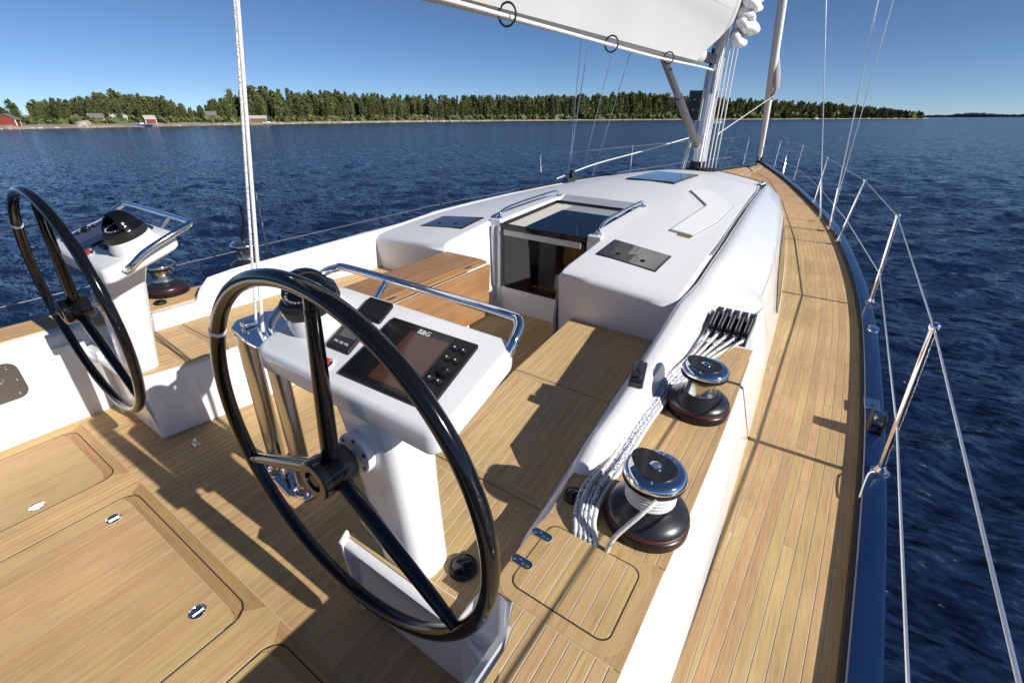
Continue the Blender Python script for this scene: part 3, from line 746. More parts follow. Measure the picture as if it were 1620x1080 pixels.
# ------------------------------------------------------------------ helm stations
def copy_tree(o, parent=None):
    c = o.copy(); COL.objects.link(c); c.parent = parent
    for ch in o.children: copy_tree(ch, c)
    return c
RX = Matrix.Rotation(math.radians(-90), 3, 'X')        # local z -> +Y
def wheel(x, y, z, rot, label):
    w = bpy.data.objects.new('steering_wheel', None); COL.objects.link(w); w.location = (x, y, z); w.parent = label; w.empty_display_size = 0.1
    R_ = 0.488
    ring = [(R_ * math.cos(a), 0, R_ * math.sin(a)) for a in [2 * math.pi * i / 96 for i in range(96)]]
    MB().tube(ring, 0.0195, 14, closed=True).build('rim', 'black_gloss', w, smooth=60)
    for k in range(3):
        a = math.radians(rot + 120 * k); d = Vector((math.cos(a), 0, math.sin(a)))
        sp = MB().tube([d * 0.03 + Vector((0, 0.0, 0)), d * 0.12, d * 0.40, d * (R_ - 0.012)], [0.021, 0.021, 0.0165, 0.0145], 14)
        so = sp.build('spoke', 'black_gloss', w, smooth=60)
        MB().tube([d * (R_ - 0.05), d * (R_ - 0.04)], 0.0165, 12).build('spoke_collar', 'black_metal', w, smooth=40)
    MB().lathe([(0.0, -0.048), (0.026, -0.048), (0.028, -0.056), (0.048, -0.056), (0.053, -0.051), (0.053, 0.036), (0.049, 0.042), (0.0, 0.042)], (0, 0, 0), 32, RX).build('hub', 'black_gloss', w, smooth=40)
    MB().lathe([(0.0, -0.0485), (0.019, -0.0485), (0.017, -0.052), (0.0, -0.052)], (0, 0, 0), 24, RX).build('hub_cap', 'black_metal', w, smooth=40)
    MB().lathe([(0.013, 0.035), (0.013, 0.14)], (0, 0, 0), 18, RX).build('shaft', 'steel', w, smooth=40)
    a0 = math.radians(rot + 64)
    MB().tube([(R_ * math.cos(a0 + t_), 0, R_ * math.sin(a0 + t_)) for t_ in (-0.013, 0, 0.013)], 0.0208, 14).build('rim_marker', 'mark_white', w, smooth=50)
    return w
def helm(s, label):
    h = thing('steering_pedestal', label, 'helm console', (0, 0, 0), 'helm consoles')
    X = lambda x: s * x
    zt = lambda y: 0.757 + (y - 0.52) * 0.33
    col = MB(); cr = []
    for cx, cy, hx, hy, z in ((0.965, 0.612, 0.098, 0.062, ZB), (0.93, 0.625, 0.10, 0.07, 0.36), (0.89, 0.64, 0.11, 0.082, 0.60), (0.87, 0.655, 0.135, 0.095, 0.72)):
        cr.append([(X(p[0]), p[1], z) for p in rrect(cx - hx, cx + hx, cy - hy, cy + hy, 0.045, 5)])
    col.loft(cr, closed=True, cap=True).build('column', 'gelcoat', h, smooth=50)
    fl = MB().lathe([(0.0, 0.0), (0.058, 0.0), (0.060, 0.005), (0.060, 0.022), (0.052, 0.05), (0.0, 0.05)], (X(0.87), 0.535, 0.54), 30, RX).build('shaft_flange', 'paint_white', h, smooth=35)
    for k in range(6):
        a = math.radians(60 * k + 20)
        MB().lathe([(0.0055, -0.002), (0.0055, 0.003)], (X(0.87) + 0.046 * math.cos(a), 0.535, 0.54 + 0.046 * math.sin(a)), 8, RX).build('bolt', 'black_metal', fl)
    # console body: a sloping box with a deep apron
    x0, x1, y0, y1 = 0.525, 1.195, 0.515, 0.805
    rings = []
    for inset, f in ((0.085, -0.095), (0.03, -0.072), (0.006, -0.060), (0.001, -0.055), (0.0, -0.050), (0.0, -0.014), (0.002, -0.007), (0.008, -0.0015), (0.015, 0.0)):
        rings.append([(X(p[0]), p[1], zt(p[1]) + f) for p in rrect(x0 + inset, x1 - inset, y0 + inset * 0.7, y1 - inset * 0.7, 0.036, 6)])
    con = MB().loft(rings, closed=True, cap=True).build('console', 'gelcoat', h, smooth=45)
    for xx in (0.66, 0.98): MB().lathe([(0.007, 0), (0.005, 0.004), (0, 0.004)], (X(xx), y0 + 0.008, zt(y0) - 0.040), 10, RX @ Matrix.Rotation(math.pi, 3, 'X')).build('console_screw', 'chrome', con)
    # chrome grab rail round the inboard and forward edges
    pts = [(0.512, 0.585, zt(0.585) - 0.028), (0.474, 0.60, zt(0.60) - 0.012), (0.468, 0.66, zt(0.66) + 0.012), (0.468, 0.79, zt(0.79) + 0.022), (0.485, 0.838, zt(0.82) + 0.026), (0.535, 0.852, zt(0.82) + 0.03), (0.85, 0.855, zt(0.82) + 0.03), (1.12, 0.852, zt(0.82) + 0.03), (1.172, 0.84, zt(0.82) + 0.024), (1.186, 0.80, zt(0.79) + 0.006), (1.182, 0.772, zt(0.77) - 0.02)]
    rail = MB().tube(smooth_path([(X(a), b, c) for a, b, c in pts], 6), 0.0125, 12).build('grab_rail', 'chrome', h, smooth=60)
    MB().tube([(X(0.70), 0.852, zt(0.82) + 0.028), (X(0.70), 0.80, zt(0.80) - 0.015)], 0.009, 10).build('rail_post', 'chrome', rail, smooth=50)
    tilt = Matrix.Rotation(math.atan(0.33), 3, 'X')
    def on(x, y, dz=0.0): return Vector((X(x), y, zt(y) + dz))
    # compass
    cx, cy = 0.615, 0.675
    MB().lathe([(0.088, -0.01), (0.086, 0.02), (0.078, 0.045), (0.07, 0.05)], on(cx, cy), 36, tilt).build('compass_seat', 'gelcoat', h, smooth=40)
    cb = MB().lathe([(0.0765, 0.047), (0.079, 0.052), (0.079, 0.076), (0.072, 0.082), (0.064, 0.083)], on(cx, cy), 36, tilt).build('compass', 'black_rubber', h, smooth=35)
    dome = [(0.064 * math.cos(a), 0.082 + 0.064 * math.sin(a)) for a in [math.radians(90 * i / 10) for i in range(11)]]
    dome[-1] = (0.0, dome[-1][1])
    MB().lathe(dome, on(cx, cy), 32, tilt).build('compass_dome', 'compass_glass', cb, smooth=60)
    MB().lathe([(0.0, 0.088), (0.052, 0.088), (0.055, 0.084), (0.055, 0.078)], on(cx, cy), 32, tilt).build('compass_card', 'black_rubber', cb, smooth=30)
    tk = MB()
    for k in range(24):
        a = 2 * math.pi * k / 24; d = tilt @ Vector((0.046 * math.cos(a), 0.046 * math.sin(a), 0.0895)); tk.box(on(cx, cy) + d, (0.0055, 0.0055, 0.002), tilt)
    tk.build('compass_marks', 'mark_white', cb)
    hd = MB(); hd.lathe([(0.0795, 0.077), (0.0785, 0.083)] + [(0.069 * math.cos(a), 0.084 + 0.069 * math.sin(a)) for a in [math.radians(8 + 74 * i / 8) for i in range(9)]], (0, 0, 0), 40)
    keep = [f for f in hd.f if sum(hd.v[i][1] for i in f) / len(f) > -0.016]
    hd.f = keep; hd.v = [tuple(on(cx, cy) + tilt @ Vector(v)) for v in hd.v]
    hd.build('compass_hood', 'black_gloss', cb, smooth=50, recalc=False)
    # chartplotter
    sc_ = MB().prism([(X(a), b) for a, b in ((0.850, 0.548), (1.135, 0.556), (1.118, 0.752), (0.835, 0.748))], lambda x, y: zt(y) - 0.01, lambda x, y: zt(y) + 0.009)
    so = sc_.build('chartplotter', 'black_metal', h, bevel=0.003)
    MB().prism([(X(a), b) for a, b in ((0.857, 0.555), (1.068, 0.560), (1.055, 0.745), (0.842, 0.742))], lambda x, y: zt(y) + 0.008, lambda x, y: zt(y) + 0.0103).build('screen_glass', 'black_gloss', so)
    MB().prism([(X(a), b) for a, b in ((0.935, 0.566), (1.062, 0.568), (1.05, 0.725), (0.925, 0.722))], lambda x, y: zt(y) + 0.010, lambda x, y: zt(y) + 0.0112).build('display', 'screen_brown', so)
    for r_ in range(5):
        for c_ in range(2):
            p = on(1.082 + c_ * 0.026 - r_ * 0.002, 0.590 + r_ * 0.032, 0.010)
            MB().lathe([(0.008, 0), (0.008, 0.004), (0.005, 0.006), (0, 0.006)], p, 12, tilt).build('key', 'black_rubber', so, smooth=40)
            MB().box(p + tilt @ Vector((0, 0, 0.0065)), (0.0035, 0.0035, 0.001), tilt).build('key_mark', 'mark_white', so)
    MB().lathe([(0.015, 0), (0.015, 0.010), (0.011, 0.013), (0, 0.013)], on(1.092, 0.648, 0.010), 20, tilt).build('dial', 'black_metal', so, smooth=40)
    if s > 0:
        fc = bpy.data.curves.new('logo', 'FONT'); fc.body = 'B&G'; fc.size = 0.021; fc.extrude = 0.0004; fc.align_x = 'CENTER'
        tmp = bpy.data.objects.new('logo_tmp', fc); COL.objects.link(tmp)
        me = bpy.data.meshes.new_from_object(tmp); COL.objects.unlink(tmp); bpy.data.objects.remove(tmp)
        lo = bpy.data.objects.new('lettering', me); me.materials.append(MATS['mark_white']); COL.objects.link(lo)
        lo.matrix_world = Matrix.Translation(on(0.965, 0.722, 0.0118)) @ tilt.to_4x4(); lo.parent = so
    # autopilot head, repeater and stop button
    ap = MB().prism([(X(a), b) for a, b in ((0.735, 0.600), (0.822, 0.602), (0.800, 0.692), (0.712, 0.690))], lambda x, y: zt(y) - 0.005, lambda x, y: zt(y) + 0.011).build('autopilot_head', 'black_rubber', h, bevel=0.006)
    MB().prism([(X(a), b) for a, b in ((0.748, 0.635), (0.803, 0.637), (0.795, 0.678), (0.739, 0.676))], lambda x, y: zt(y) + 0.010, lambda x, y: zt(y) + 0.0125).build('display', 'lcd', ap)
    for k in range(3): MB().box(on(0.757 + 0.02 * k, 0.617, 0.013), (0.011, 0.007, 0.003), tilt).build('key', 'key_grey', ap)
    MB().prism([(X(a), b) for a, b in ((0.715, 0.715), (0.812, 0.717), (0.795, 0.788), (0.700, 0.786))], lambda x, y: zt(y) - 0.005, lambda x, y: zt(y) + 0.012).build('repeater', 'black_metal', h, bevel=0.006)
    rb = MB().lathe([(0.021, 0), (0.021, 0.006), (0.017, 0.009)], on(0.79, 0.556), 22, tilt).build('stop_button', 'chrome', h, smooth=40)
    MB().lathe([(0.016, 0.005), (0.016, 0.011), (0.012, 0.014), (0, 0.014)], on(0.79, 0.556), 22, tilt).build('button_cap', 'red', rb, smooth=40)
    return h
plain('compass_glass', (0.012, 0.012, 0.014), 0.06, coat=1.0)
plain('lcd', (0.10, 0.11, 0.11), 0.2, coat=0.5)
mt, t, b = nodes('compass_clear'); MATS['compass_clear'] = mt
b.inputs['Base Color'].default_value = (0.8, 0.8, 0.82, 1); b.inputs['Roughness'].default_value = 0.03; b.inputs['Transmission Weight'].default_value = 1.0; b.inputs['IOR'].default_value = 1.15
MATS['compass_glass'] = mt
h1 = helm(1, 'nearer white helm console with a large black wheel and a chartplotter')
wheel(0.87, 0.47, 0.54, 83, h1)
h2 = helm(-1, 'farther white helm console with a large black wheel, at the left edge')
wheel(-0.858, 0.46, 0.54, 77, h2)

# ------------------------------------------------------------------ mainsheet post
post = thing('mainsheet_post', 'polished twin tube post with top plate standing on the cockpit sole amidships', 'mainsheet post', (0.02, 0.75, ZS))
pt = MB()
bp_ = [(-0.20, -0.045), (0.07, -0.07), (0.16, -0.04), (0.17, 0.04), (0.10, 0.075), (-0.20, 0.05)]
MB().prism(bp_, 0.0, 0.012).build('base_plate', 'chrome', post, bevel=0.004)
for (xa, xb) in ((-0.105, -0.070), (0.105, 0.118)):
    MB().tube([(xa, 0.0, 0.01), (xb, 0.0, 0.735)], 0.036, 24).build('tube', 'steel', post, smooth=50)
    MB().lathe([(0.055, 0.01), (0.055, 0.022), (0.042, 0.028), (0.038, 0.045)], (xa, 0, 0), 24).build('collar', 'chrome', post, smooth=40)
for x, y in ((-0.17, 0.0), (-0.02, -0.035), (0.03, 0.04), (-0.06, -0.035)): MB().lathe([(0.009, 0.012), (0.009, 0.017), (0, 0.018)], (x, y, 0), 10).build('bolt', 'steel', post, smooth=40)
MB().tube([(0.0, 0.03, 0.06), (0.0, 0.03, 0.14)], 0.032, 14).build('turning_block', 'black_rubber', post, bevel=0.006)
MB().prism([(-0.185, 0.03), (-0.13, -0.02), (0.02, -0.045), (0.15, -0.045), (0.17, 0.0), (0.12, 0.10), (-0.14, 0.19), (-0.19, 0.13)], 0.735, 0.75).build('top_plate', 'chrome', post, bevel=0.004)
MB().box((-0.085, 0.03, 0.762), (0.045, 0.05, 0.022)).build('shackle_pad', 'steel', post, bevel=0.006)
for k, (x0, y0, x1, y1, m_) in enumerate(((-0.045, 0.80, -0.03, 1.02, 'rope_white'), (0.045, 0.775, 0.02, 1.0, 'rope_white'))):
    o = MB().tube([(x0, y0, 0.56), (x1, y1, 1.78)], 0.0050 if k == 0 else 0.0066, 10).build('mainsheet', m_ if k else 'rope_grey')
    tag(o, ['thinner grey flecked mainsheet fall rising from the post plate', 'thicker white mainsheet fall rising from the post plate'][k], 'rope', 'mainsheet falls')

for (x, y, lb) in ((-0.62, 0.62, 'small chrome pad eye on the sole at the foot of the port bench'), (-0.12, 2.83, 'small chrome pad eye on the sole below the companionway')):
    pe = thing('pad_eye', lb, 'pad eye', (x, y, ZS), 'pad eyes on the sole')
    MB().prism(rrect(-0.03, 0.03, -0.013, 0.013, 0.012), 0, 0.004).build('plate', 'chrome', pe, bevel=0.0015)
    MB().tube(smooth_path([(-0.016, 0, 0.003), (-0.014, 0, 0.018), (0, 0, 0.026), (0.014, 0, 0.018), (0.016, 0, 0.003)], 4), 0.004, 8).build('eye', 'chrome', pe, smooth=60)

# ------------------------------------------------------------------ cockpit table
tab = thing('cockpit_table', 'teak drop leaf cockpit table with one leaf folded down', 'table', (0, 0, 0))
MB().box((-0.30, 1.90, 0.393), (0.325, 0.98, 0.022)).build('table_top', 'teak_veneer', tab, bevel=0.004)
for x in (-0.128, -0.108): MB().box((x, 1.90, 0.391), (0.014, 0.975, 0.02)).build('batten', 'teak_veneer', tab, bevel=0.003)
flp = MB().box((0, 0, 0), (0.022, 0.97, 0.37)); R_ = Matrix.Rotation(math.radians(3), 3, 'Y')
flp.v = [tuple(R_ @ Vector(v) + Vector((-0.088, 1.90, 0.195))) for v in flp.v]
fo = flp.build('drop_leaf', 'teak_veneer', tab, bevel=0.006)
for y in (1.55, 2.2): MB().box((-0.106, y, 0.404), (0.02, 0.05, 0.004)).build('hinge', 'chrome', fo, bevel=0.001)
MB().box((-0.29, 1.9, 0.08), (0.20, 0.80, 0.56)).build('pedestal', 'gelcoat', tab, bevel=0.02)

# ------------------------------------------------------------------ winches
def winch(x, y, z, rot, label, wraps=False):
    w = thing('winch', label, 'winch', (x, y, z), 'self tailing winches')
    w.rotation_euler.z = math.radians(rot)
    MB().lathe([(0.119, 0.0), (0.121, 0.004), (0.121, 0.030), (0.117, 0.034)], n=48).build('base', 'black_metal', w, smooth=35)
    MB().lathe([(0.1165, 0.033), (0.1195, 0.035), (0.1195, 0.041), (0.1165, 0.043)], n=48).build('base_ring', 'red_dark', w, smooth=30)
    MB().lathe([(0.1165, 0.042), (0.117, 0.048), (0.113, 0.056), (0.100, 0.067), (0.083, 0.076), (0.070, 0.083), (0.062, 0.089)], n=48).build('skirt', 'black_satin', w, smooth=60)
    MB().lathe([(0.061, 0.085), (0.057, 0.097), (0.055, 0.125), (0.058, 0.150), (0.066, 0.160)], n=40).build('drum', 'steel', w, smooth=60)
    MB().lathe([(0.066, 0.160), (0.086, 0.163), (0.088, 0.169), (0.070, 0.173)], n=40).build('lower_jaw', 'black_rubber', w, smooth=30)
    MB().lathe([(0.070, 0.172), (0.086, 0.176), (0.089, 0.181), (0.087, 0.190), (0.081, 0.198), (0.073, 0.202), (0.0, 0.202)], n=48).build('crown', 'chrome', w, smooth=50)
    td = []
    for i in range(40):
        a = 2 * math.pi * i / 40; r_ = 0.057 + 0.029 * max(0, math.cos(a)) ** 5
        td.append((r_ * math.cos(a) - 0.002, r_ * math.sin(a)))
    MB().prism(td, 0.2, 0.2055).build('crown_cover', 'black_satin', w, bevel=0.0015)
    MB().lathe([(0.018, 0.2055), (0.018, 0.2085), (0.013, 0.2095), (0.011, 0.2065), (0.0, 0.2065)], n=24).build('handle_socket', 'chrome', w, smooth=40)
    MB().box((0.074, 0.0, 0.168), (0.045, 0.022, 0.016)).build('feeder_arm', 'chrome', w, bevel=0.005)
    if wraps:
        hx = []
        for i in range(24 * 5 + 1):
            a = 2 * math.pi * i / 24; hx.append((0.066 * math.cos(a), 0.066 * math.sin(a), 0.095 + 0.0118 * i / 24))
        MB().tube(hx, 0.0058, 8).build('rope_turns', 'rope_white', w, smooth=60)
    return w
winch(1.510, 1.030, ZW, 150, 'nearer starboard winch with white rope turns round its drum', True)
winch(1.484, 1.690, ZW, 150, 'starboard winch farther forward with a bare steel drum')
winch(-1.62, 1.04, 0.25, 30, 'port winch half hidden under the far helm console')
pw = winch(-1.61, 1.57, 0.262, 30, 'port winch on the far coaming beside the mainsheet')
MB().tube([(0, 0, 0.20), (0.0, 0, 0.235), (0.03, 0.02, 0.34), (0.035, 0.02, 0.45)], 0.010, 10).build('handle', 'black_metal', pw, smooth=40)

# ------------------------------------------------------------------ rope clutches, jammer, running rigging
for k in range(5):
    x = 1.362 + 0.042 * k
    c = thing('rope_clutch', ['innermost', 'second from inboard', 'middle', 'fourth from inboard', 'outermost'][k] + ' black rope clutch of the five in a row ahead of the winches', 'rope clutch', (x, 2.50, 0.275), 'row of rope clutches')
    c.rotation_euler.x = math.radians(12)
    MB().eight([(-0.019, -0.13, -0.02), (0.019, -0.13, -0.02), (0.019, 0.13, -0.05), (-0.019, 0.13, -0.05)], [(-0.017, -0.125, 0.045), (0.017, -0.125, 0.045), (0.017, 0.13, 0.050), (-0.017, 0.13, 0.050)]).build('body', 'black_satin', c, bevel=0.004)
    lv = MB().box((0, 0.0, 0), (0.026, 0.15, 0.014), Matrix.Rotation(math.radians(7), 3, 'X')); lv.v = [(a, b2 - 0.01, c2 + 0.062) for a, b2, c2 in lv.v]
    lv.build('lever', 'black_rubber', c, bevel=0.005)
    MB().box((0, 0.09, 0.054), (0.030, 0.022, 0.012)).build('lever_pin', 'chrome', c, bevel=0.003)
    for dx in (-0.008, 0.008): MB().box((dx, -0.02, 0.071), (0.003, 0.11, 0.002), Matrix.Rotation(math.radians(7), 3, 'X')).build('lever_highlight', 'key_grey', c)  # pale grey ridges painting highlights onto the dark lever
    MB().lathe([(0.009, 0), (0.009, 0.004), (0.005, 0.006), (0, 0.006)], (0, -0.112, 0.045), 12).build('screw', 'chrome', c, smooth=40)
jm = thing('cam_cleat', 'black cam cleat set in the white coaming beside the winches', 'cam cleat', (1.262, 1.58, 0.386))
jm.rotation_euler.z = math.radians(14); jm.scale = (1.0, 1.15, 1.2)
MB().box((0, 0, 0.008), (0.055, 0.15, 0.024)).build('base', 'black_satin', jm, bevel=0.005)
MB().box((-0.004, -0.05, 0.028), (0.04, 0.05, 0.018)).build('jaw', 'black_metal', jm, bevel=0.008)
MB().tube([(0, -0.02, 0.026), (0.004, 0.065, 0.024)], [0.012, 0.007], 8).build('arm', 'black_rubber', jm, bevel=0.002)
cl = [(1.362 + 0.042 * k, 2.375, 0.288) for k in range(5)]
rl = ['white and blue flecked rope running aft beside the coaming, innermost in the bundle', 'second rope of the bundle out from the coaming, flecked grey', 'middle rope of the bundle beside the winches, blue flecked',
      'fourth rope of the bundle beside the winches, blue flecked', 'outermost rope of the bundle, passing closest to both winches, plain white']
for k in range(5):
    o = (k - 2)
    pts = [cl[k], (1.395 + 0.022 * o, 2.12, 0.272), (1.352 + 0.0135 * k - 0.02, 1.82, 0.300 - 0.006 * k), (1.335 + 0.0135 * k - 0.02, 1.50, 0.292 - 0.004 * k), (1.318 + 0.014 * k, 1.18, 0.275 + 0.008 * (k % 2)), (1.312 + 0.016 * k, 1.02, 0.285 + 0.01 * (k % 2)),
           (1.335 + 0.0145 * k, 0.92, 0.282), (1.362 + 0.0155 * k, 0.868, 0.262), (1.368 + 0.0155 * k, 0.856, 0.215)]
    r = MB().tube(smooth_path(pts, 7), 0.0078, 9).build('rope', ['rope_blue', 'rope_grey', 'rope_blue', 'rope_blue', 'rope_white'][k], smooth=60)
    tag(r, rl[k], 'rope', 'ropes led aft along the coaming')
tl = MB().tube(smooth_path([(1.512 - 0.058, 1.055, 0.385), (1.44, 0.985, 0.372), (1.545, 0.948, 0.423), (1.52, 0.91, 0.39), (1.470, 0.872, 0.30), (1.458, 0.856, 0.22)][2:], 8), 0.0068, 9).build('rope', 'rope_white', smooth=60)
tag(tl, 'single white rope tail hanging from the nearer winch into the locker lid', 'rope')
bl = thing('bullseye', 'small black and chrome bullseye on the teak inboard of the rope clutches', 'bullseye', (1.392, 2.262, ZW))
MB().lathe([(0.024, 0.0), (0.026, 0.012), (0.019, 0.024), (0.011, 0.018), (0.010, 0.0)], n=22).build('ring', 'black_gloss', bl, smooth=50)
MB().lathe([(0.010, 0.0), (0.010, 0.014), (0.0, 0.016)], n=16).build('core', 'chrome', bl, smooth=50)
# foot switches
for (x, y, z, r_, lb) in ((1.296, 0.985, ZW, 0.033, 'black foot switch beside the rope bundle at the nearer winch'), (1.115, 0.655, ZB, 0.042, 'black foot switch on the teak behind the near helm column'), (-1.45, 0.93, 0.257, 0.033, 'black foot switch on the far coaming teak near the port winch')):
    b_ = thing('foot_switch', lb, 'foot switch', (x, y, z), 'black winch foot switches')
    MB().lathe([(r_, 0.0), (r_, 0.010), (r_ * 0.86, 0.016), (r_ * 0.80, 0.012)], n=28).build('bezel', 'black_rubber', b_, smooth=35)
    MB().lathe([(r_ * 0.80, 0.010), (r_ * 0.7, 0.017), (0, 0.021)], n=24).build('button', 'black_gloss', b_, smooth=60)

# ------------------------------------------------------------------ rail: stanchions, lifelines, blocks
ST = [(2.10, -0.95), (2.178, 2.005), (2.168, 4.18), (1.892, 6.10), (1.50, 8.55), (0.985, 10.95)]
LEAN = [-0.03, -0.042, -0.038, 0.055, 0.0, 0.0]
where = {1: ['by the stern quarter', 'nearest on the starboard rail beside the turning block', 'second on the starboard rail beside the side deck', 'third on the starboard rail just aft of the shrouds', 'fourth on the starboard rail forward of the shrouds', 'farthest on the starboard rail near the bow'],
         -1: ['at the port quarter', 'port rail nearest the far helm', 'on the port rail abeam the companionway', 'on the port rail left of the port shrouds', 'on the port rail right of the port shrouds', 'farthest on the port rail, left of the pulpit']}
for s in (1, -1):
    for k, (x, y) in enumerate(ST):
        if k == 0: continue
        st = thing('stanchion', 'polished steel stanchion ' + where[s][k], 'stanchion', (s * (x - 0.012), y, CAPZ), 'lifeline stanchions')
        ln_ = LEAN[k]
        MB().tube([(0, 0, 0), (s * ln_ * 0.7, 0, 0.45), (s * ln_, 0, 0.635)], [0.0125, 0.0125, 0.0115], 14).build('post', 'chrome', st, smooth=50)
        MB().lathe([(0.034, 0.0), (0.034, 0.004), (0.022, 0.008), (0.017, 0.03), (0.0, 0.03)], n=20).build('foot', 'chrome', st, smooth=40)
        MB().lathe([(0.0125, 0.625), (0.016, 0.63), (0.016, 0.645), (0.008, 0.652), (0, 0.652)], (s * ln_, 0, 0), 14).build('cap', 'chrome', st, smooth=50)
    for nm, hz, r_ in (('upper', 0.632, 0.0034), ('lower', 0.222, 0.0044)):
        pts = [(s * (x - 0.012 + l_ * hz / 0.635), y, CAPZ + hz) for (x, y), l_ in zip(ST, LEAN)] + [(s * 0.50, 12.35, CAPZ + hz)]
        lf = MB().tube(pts, r_, 6).build('lifeline', 'wire', smooth=60)
        tag(lf, ('upper' if nm == 'upper' else 'lower') + ' wire lifeline strung along the ' + ('starboard' if s > 0 else 'port') + ' stanchions', 'lifeline', 'lifelines')
tb = thing('turning_block', 'black sheave block bolted to the navy rail beside the nearest stanchion', 'block', (2.15, 2.33, CAPZ))
for dx in (-0.024, 0.024): MB().eight([(dx - 0.004, -0.05, 0), (dx + 0.004, -0.05, 0), (dx + 0.004, 0.05, 0), (dx - 0.004, 0.05, 0)], [(dx - 0.004, -0.035, 0.085), (dx + 0.004, -0.035, 0.085), (dx + 0.004, 0.04, 0.085), (dx - 0.004, 0.04, 0.085)]).build('cheek', 'black_satin', tb, bevel=0.003)
MB().lathe([(0.034, -0.018), (0.028, 0.0), (0.034, 0.018)], (0, 0, 0.045), 20, Matrix.Rotation(math.radians(90), 3, 'Y')).build('sheave', 'steel_brushed', tb, smooth=40)
MB().cyl((-0.03, 0, 0.045), (0.03, 0, 0.045), 0.008, n=12).build('pin', 'chrome', tb, smooth=40)
pd = thing('pad_plate', 'polished square pad with a round hole on the navy rail', 'deck pad', (2.145, 2.56, CAPZ))
MB().prism([(-0.03, -0.055), (0.035, -0.055), (0.032, 0.055), (-0.033, 0.055)], 0.0, 0.005).build('plate', 'chrome', pd, bevel=0.002)
MB().lathe([(0.011, 0.005), (0.011, 0.0062), (0, 0.0062)], (0.002, -0.02, 0), 16).build('hole', 'black_rubber', pd)
fl = thing('deck_filler', 'oval polished fairlead on the navy rail ahead of the square pad', 'fairlead', (2.165, 3.62, CAPZ))
MB().lathe([(0.034, 0), (0.032, 0.006), (0.018, 0.010), (0.0, 0.010)], n=24, sy=1.9).build('cap', 'chrome', fl, smooth=50)
fo2 = MB().tube(smooth_path([(2.150, 1.99, CAPZ + 0.006), (2.125, 1.95, CAPZ + 0.012), (2.108, 1.86, CAPZ + 0.004), (2.10, 1.80, CAPZ - 0.004)], 5), 0.003, 6).build('lashing', 'rope_white', smooth=60)
tag(fo2, 'thin white lashing end on the navy rail at the nearest stanchion foot', 'line')

# ------------------------------------------------------------------ rig
mast = thing('mast', 'white mast standing on the coachroof with black instrument displays on its after face', 'mast', (0, 7.22, roof(0, 7.22)))
MH = 17.0
ms = MB(); msr = []
for z in (0.0, 3, 8, MH):
    msr.append([(0.085 * math.cos(a), 0.13 * math.sin(a) - 0.004 * z, z) for a in [2 * math.pi * i / 24 for i in range(24)]])
ms.loft(msr, closed=True, cap=True).build('spar', 'paint_white', mast, smooth=50)
MB().lathe([(0.16, -0.02), (0.16, 0.01), (0.115, 0.02), (0.105, 0.12)], n=28, sy=1.3).build('partner_collar', 'black_rubber', mast, smooth=40)
MB().box((0.0, -0.155, 1.6), (0.035, 0.05, 2.3)).build('sail_track', 'alu', mast)
br = MB().box((-0.06, -0.175, 0.81), (0.05, 0.06, 0.36)).build('instrument_bracket', 'paint_white', mast)
for k in range(3):
    d = MB().box((-0.135, -0.225, 0.695 + 0.118 * k), (0.165, 0.03, 0.112)).build('instrument_display', 'black_satin', mast, bevel=0.006)
    MB().box((-0.135, -0.2415, 0.645 + 0.118 * k), (0.03, 0.002, 0.006)).build('display_mark', 'mark_white', d)
for z in (0.62, 0.99): MB().tube([(0.06, -0.03, z), (0.22, -0.03, z)], 0.014, 8).build('halyard_bracket', 'paint_white', mast, smooth=50)
for z in (6.2, 11.5):
    for s in (1, -1): MB().tube([(0, 0, z), (s * 1.15, -0.35, z + 0.05)], [0.055, 0.035], 10, flat=0.5).build('spreader', 'paint_white', mast, smooth=50)
gn = MB().box((0, -0.46, 1.33), (0.05, 0.62, 0.10)); gn.cyl((0, -0.29, 1.25), (0, -0.29, 1.44), 0.02); gn.build('gooseneck', 'black_metal', mast, bevel=0.006)
for x in (-0.045, 0.045): MB().cyl((x, -0.18, 0.95), (x, -0.20, 1.22), 0.022, n=12).build('reef_cylinder', 'steel', mast, smooth=40)
vang = thing('boom_vang', 'dark grey rigid vang strut slanting from the mast foot up to the boom', 'boom vang', (0, 6.93, 0.86))
plain('vang_grey', (0.13, 0.125, 0.12), 0.38, metal=0.3)
MB().tube([(0, 0, 0), (0, -1.15, 0.56)], 0.046, 16).build('outer_tube', 'vang_grey', vang, smooth=50)
MB().tube([(0, -1.12, 0.545), (0, -1.86, 0.905)], 0.036, 16).build('inner_rod', 'vang_grey', vang, smooth=50)
MB().box((0, 0.06, -0.02), (0.05, 0.16, 0.06)).build('fork', 'alu', vang, bevel=0.006)
